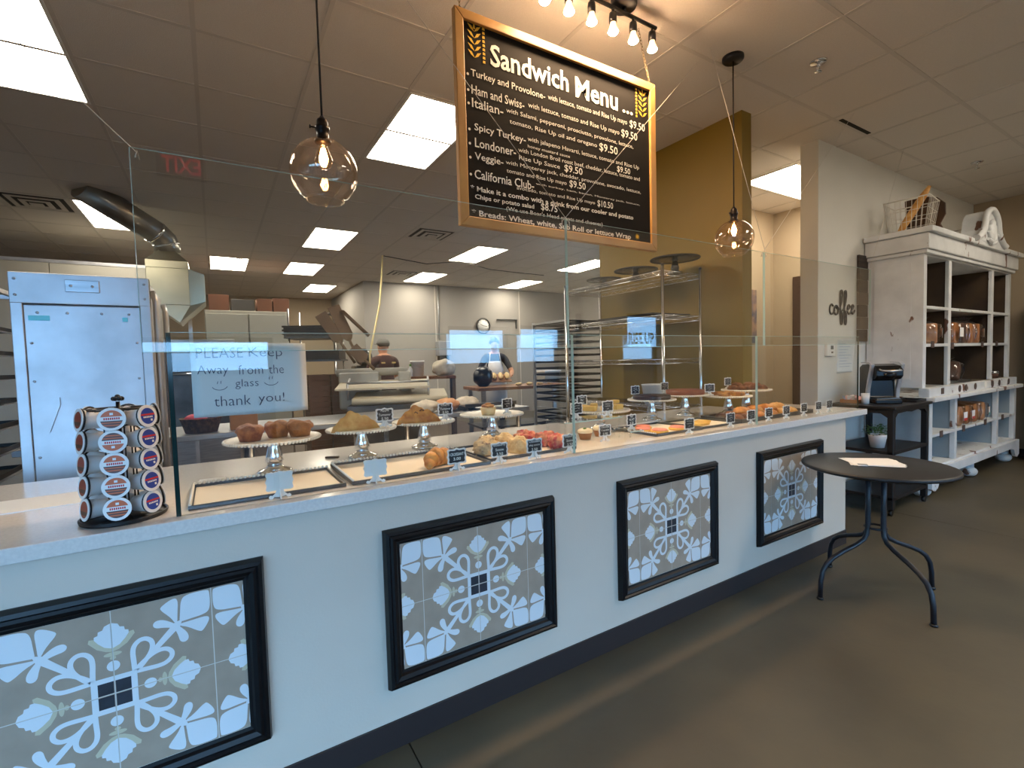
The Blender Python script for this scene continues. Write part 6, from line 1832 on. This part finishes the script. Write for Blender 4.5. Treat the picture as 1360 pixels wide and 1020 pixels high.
# ------------------------------------------------------------------ people
mat('skin', rgb(196, 142, 112), 0.55, sub=0.1)
mat('shirt_maroon', rgb(64, 34, 34), 0.8); mat('trousers', rgb(40, 42, 50), 0.8); mat('shoe', rgb(24, 22, 22), 0.6)
mat('shirt_black', rgb(36, 36, 44), 0.8); mat('apron', rgb(222, 222, 226), 0.8); mat('cap_grey', rgb(120, 118, 116), 0.8); mat('hair', rgb(56, 44, 36), 0.7)
def person(name, label, loc, rz, J, zones):
    """J: list of (name, parent, xyz, radius); one skinned surface, coloured by zones(fn of joint)"""
    t = thing(name, label, 'person', loc, rz)
    idx = {n: i for i, (n, p, c, r) in enumerate(J)}
    me = bpy.data.meshes.new('body')
    me.from_pydata([c for (n, p, c, r) in J], [(idx[n], idx[p]) for (n, p, c, r) in J if p], [])
    ob = bpy.data.objects.new('tmp', me); COL.objects.link(ob)
    sk = ob.modifiers.new('skin', 'SKIN'); sk.use_smooth_shade = True
    for i, (n, p, c, r) in enumerate(J):
        v = me.skin_vertices[0].data[i]
        v.radius = (r, r) if not isinstance(r, tuple) else r
        v.use_root = (i == 0)
    sb = ob.modifiers.new('sub', 'SUBSURF'); sb.levels = 2; sb.render_levels = 2
    dg = bpy.context.evaluated_depsgraph_get()
    m2 = bpy.data.meshes.new_from_object(ob.evaluated_get(dg))
    bpy.data.objects.remove(ob)
    m2.name = 'body'; m2.materials.clear()
    names = []
    for z in zones:
        if z[1] not in names: names.append(z[1])
    for n in names: m2.materials.append(MATS[n])
    JV = [(n, Vector(c)) for (n, p, c, r) in J]
    for p in m2.polygons:
        c = p.center
        best = min(JV, key=lambda q: (q[1] - c).length)[0]
        mi = 0
        for pre, mm in zones:
            if best.startswith(pre): mi = names.index(mm); break
        p.material_index = mi
    o = put('body', m2, None, t)
    return t
def base_joints(arms):
    J = [('pelvis', None, (0, 0, 0.95), (0.16, 0.12)), ('spine', 'pelvis', (0, 0.0, 1.12), (0.15, 0.11)), ('chest', 'spine', (0, 0.0, 1.32), (0.17, 0.12)), ('collar', 'chest', (0, 0.01, 1.46), (0.10, 0.08)),
         ('neck', 'collar', (0, 0.0, 1.53), 0.055), ('head_low', 'neck', (0, -0.02, 1.59), (0.07, 0.08)), ('head_mid', 'head_low', (0, -0.015, 1.66), (0.078, 0.095)), ('head_top', 'head_mid', (0, -0.005, 1.725), (0.06, 0.075))]
    for s, nm in ((-1, 'L'), (1, 'R')):
        sh, el, wr_, hd_ = arms[nm]
        J += [('shoulder' + nm, 'collar', (s * 0.17, 0.01, 1.42), 0.075), ('uparm' + nm, 'shoulder' + nm, tuple((Vector((s * 0.19, 0.01, 1.40)) + Vector(el)) / 2), 0.056), ('elbow' + nm, 'uparm' + nm, el, 0.046), ('wrist' + nm, 'elbow' + nm, wr_, 0.03), ('palm' + nm, 'wrist' + nm, hd_, (0.036, 0.018))]
        d = (Vector(hd_) - Vector(wr_)).normalized()
        side = d.cross(Vector((0, 0, 1)))
        side = side.normalized() if side.length > 0.1 else Vector((1, 0, 0))
        for k in range(4):
            b0 = Vector(hd_) + side * (0.024 - 0.016 * k) + d * 0.03
            b1 = b0 + d * (0.035 + 0.006 * (k in (1, 2))) + Vector((0, 0, -0.008))
            J += [('palm%sf%d' % (nm, k), 'palm' + nm, tuple(b0), 0.009), ('palm%sg%d' % (nm, k), 'palm%sf%d' % (nm, k), tuple(b1), 0.008), ('palm%sh%d' % (nm, k), 'palm%sg%d' % (nm, k), tuple(b1 + d * 0.018 + Vector((0, 0, -0.018))), 0.007)]
        tb_ = Vector(hd_) + side * (-0.04 * s) + Vector((0, 0, 0.01))
        J += [('palm%st0' % nm, 'palm' + nm, tuple(tb_), 0.01), ('palm%st1' % nm, 'palm%st0' % nm, tuple(tb_ + d * 0.03 + side * (-0.01 * s)), 0.008)]
        J += [('hip' + nm, 'pelvis', (s * 0.1, 0, 0.88), 0.1), ('thigh' + nm, 'hip' + nm, (s * 0.11, -0.01, 0.68), 0.085), ('knee' + nm, 'thigh' + nm, (s * 0.11, -0.02, 0.48), 0.06), ('shin' + nm, 'knee' + nm, (s * 0.11, 0.01, 0.28), 0.055), ('ankle' + nm, 'shin' + nm, (s * 0.11, 0.03, 0.09), 0.042), ('foot' + nm, 'ankle' + nm, (s * 0.115, -0.05, 0.04), 0.04), ('footq' + nm, 'foot' + nm, (s * 0.12, -0.15, 0.035), 0.032)]
    return J
def face(t, hair_m, cap_m=None):
    nose = MB().ball((0, -0.108, 1.645), 0.014, 8, 6, (0.8, 1.2, 1.3)); nose.build('nose', 'skin', t)
    for s in (-1, 1):
        MB().ball((s * 0.03, -0.098, 1.672), 0.009, 8, 6, (1.2, 0.6, 0.7)).build('eye', 'black_plastic', t)
        MB().ball((s * 0.082, 0.0, 1.65), 0.02, 8, 6, (0.4, 0.7, 1.2)).build('ear', 'skin', t)
    MB().ball((0, -0.098, 1.612), 0.018, 8, 5, (1.2, 0.4, 0.3)).build('mouth', 'pr_rust', t)
    MB().ball((0, 0.012, 1.70), 0.088, 18, 12, (1.0, 1.08, 1.0), 0, 3, 0, 1.665).build('hair', hair_m, t)
    if cap_m:
        MB().ball((0, 0.0, 1.715), 0.094, 18, 12, (1.0, 1.12, 0.9), 0, 3, 0, 1.70).build('cap', cap_m, t)
        MB().prism([(-0.07, -0.09), (0.07, -0.09), (0.06, -0.16), (0.03, -0.185), (-0.03, -0.185), (-0.06, -0.16)], 1.70, 1.708).build('cap_peak', cap_m, t)
zones_std = [('head', 'skin'), ('neck', 'skin'), ('palm', 'skin'), ('wrist', 'skin'), ('foot', 'shoe')]
ZA = zones_std + [('elbow', 'skin'), ('hip', 'trousers'), ('thigh', 'trousers'), ('knee', 'trousers'), ('shin', 'trousers'), ('ankle', 'trousers'), ('pelvis', 'trousers'), ('', 'shirt_maroon')]
pA = person('person', 'person in a grey cap and dark maroon shirt seen from behind', (2.46, 6.5, 0), PI + 0.25, base_joints({'L': (None, (-0.24, -0.06, 1.17), (-0.17, -0.26, 1.08), (-0.14, -0.34, 1.07)), 'R': (None, (0.24, -0.06, 1.17), (0.17, -0.26, 1.08), (0.14, -0.34, 1.07))}), ZA)
face(pA, 'hair', 'cap_grey')
pA.scale = (1.18, 1.1, 1.0)
mat('logo_gold', rgb(190, 160, 90), 0.7)
for s in (-1, 1): MB().box(s * 0.085 - 0.03, s * 0.085 + 0.03, 0.135, 0.14, 1.37, 1.395).build('shirt_print', 'logo_gold', pA)
ZB = zones_std + [('elbow', 'skin'), ('hip', 'trousers'), ('thigh', 'trousers'), ('knee', 'trousers'), ('shin', 'trousers'), ('ankle', 'trousers'), ('pelvis', 'trousers'), ('', 'shirt_black')]
pB = person('person', 'baker in a white apron and dark shirt holding a tray of breads', (4.32, 5.95, 0), -0.45, base_joints({'L': (None, (-0.3, -0.1, 1.16), (-0.26, -0.34, 1.10), (-0.235, -0.42, 1.1)), 'R': (None, (0.3, -0.1, 1.16), (0.26, -0.34, 1.10), (0.235, -0.42, 1.1))}), ZB)
face(pB, 'hair')
vs, fs = [], []
for i in range(9):
    u = -1 + i / 4
    for j, (z, wd, yy) in enumerate(((0.5, 0.21, -0.15), (0.75, 0.21, -0.155), (0.98, 0.2, -0.165), (1.15, 0.16, -0.15), (1.36, 0.11, -0.145))):
        vs.append((u * wd, yy + 0.09 * abs(u) ** 2 * (wd / 0.2), z))
for i in range(8):
    for j in range(4):
        a = i * 5 + j
        fs.append((a, a + 5, a + 6, a + 1))
o = MB().add(vs, fs, True).build('apron', 'apron', pB)
so = o.modifiers.new('thick', 'SOLIDIFY'); so.thickness = 0.006
MB().tube([(-0.1, -0.14, 1.36), (-0.08, -0.05, 1.5), (0, 0.07, 1.53), (0.08, -0.05, 1.5), (0.1, -0.14, 1.36)], 0.008, 6).build('apron_strap', 'apron', pB)
# tray of breads in the baker's hands
Mh = Matrix.Translation((4.32, 5.95, 0)) @ Matrix.Rotation(-0.45, 4, 'Z') @ Matrix.Translation((0, -0.45, 1.11)) @ Matrix.Rotation(0.35, 4, 'X')
bt_ = thing('bread_board', 'wooden board of long breads held by the baker', 'tray', (0, 0, 0))
bt_.matrix_world = Mh
MB().box(-0.23, 0.23, -0.28, 0.06, -0.01, 0.004).build('board', 'table_wood', bt_, 0.003)
for k in range(4):
    o = MB().ball((0, 0, 0), 0.05, 14, 10, (0.85, 2.6, 0.75)).build('long_bread', 'scone', None)
    o.matrix_world = Mh @ Matrix.Translation((-0.165 + 0.11 * k, -0.11, 0.042))
    tag(o, 'long pale bread on the baker\'s board, %s from the left' % ['first', 'second', 'third', 'fourth'][k], 'bread', 'breads on the baker\'s board')
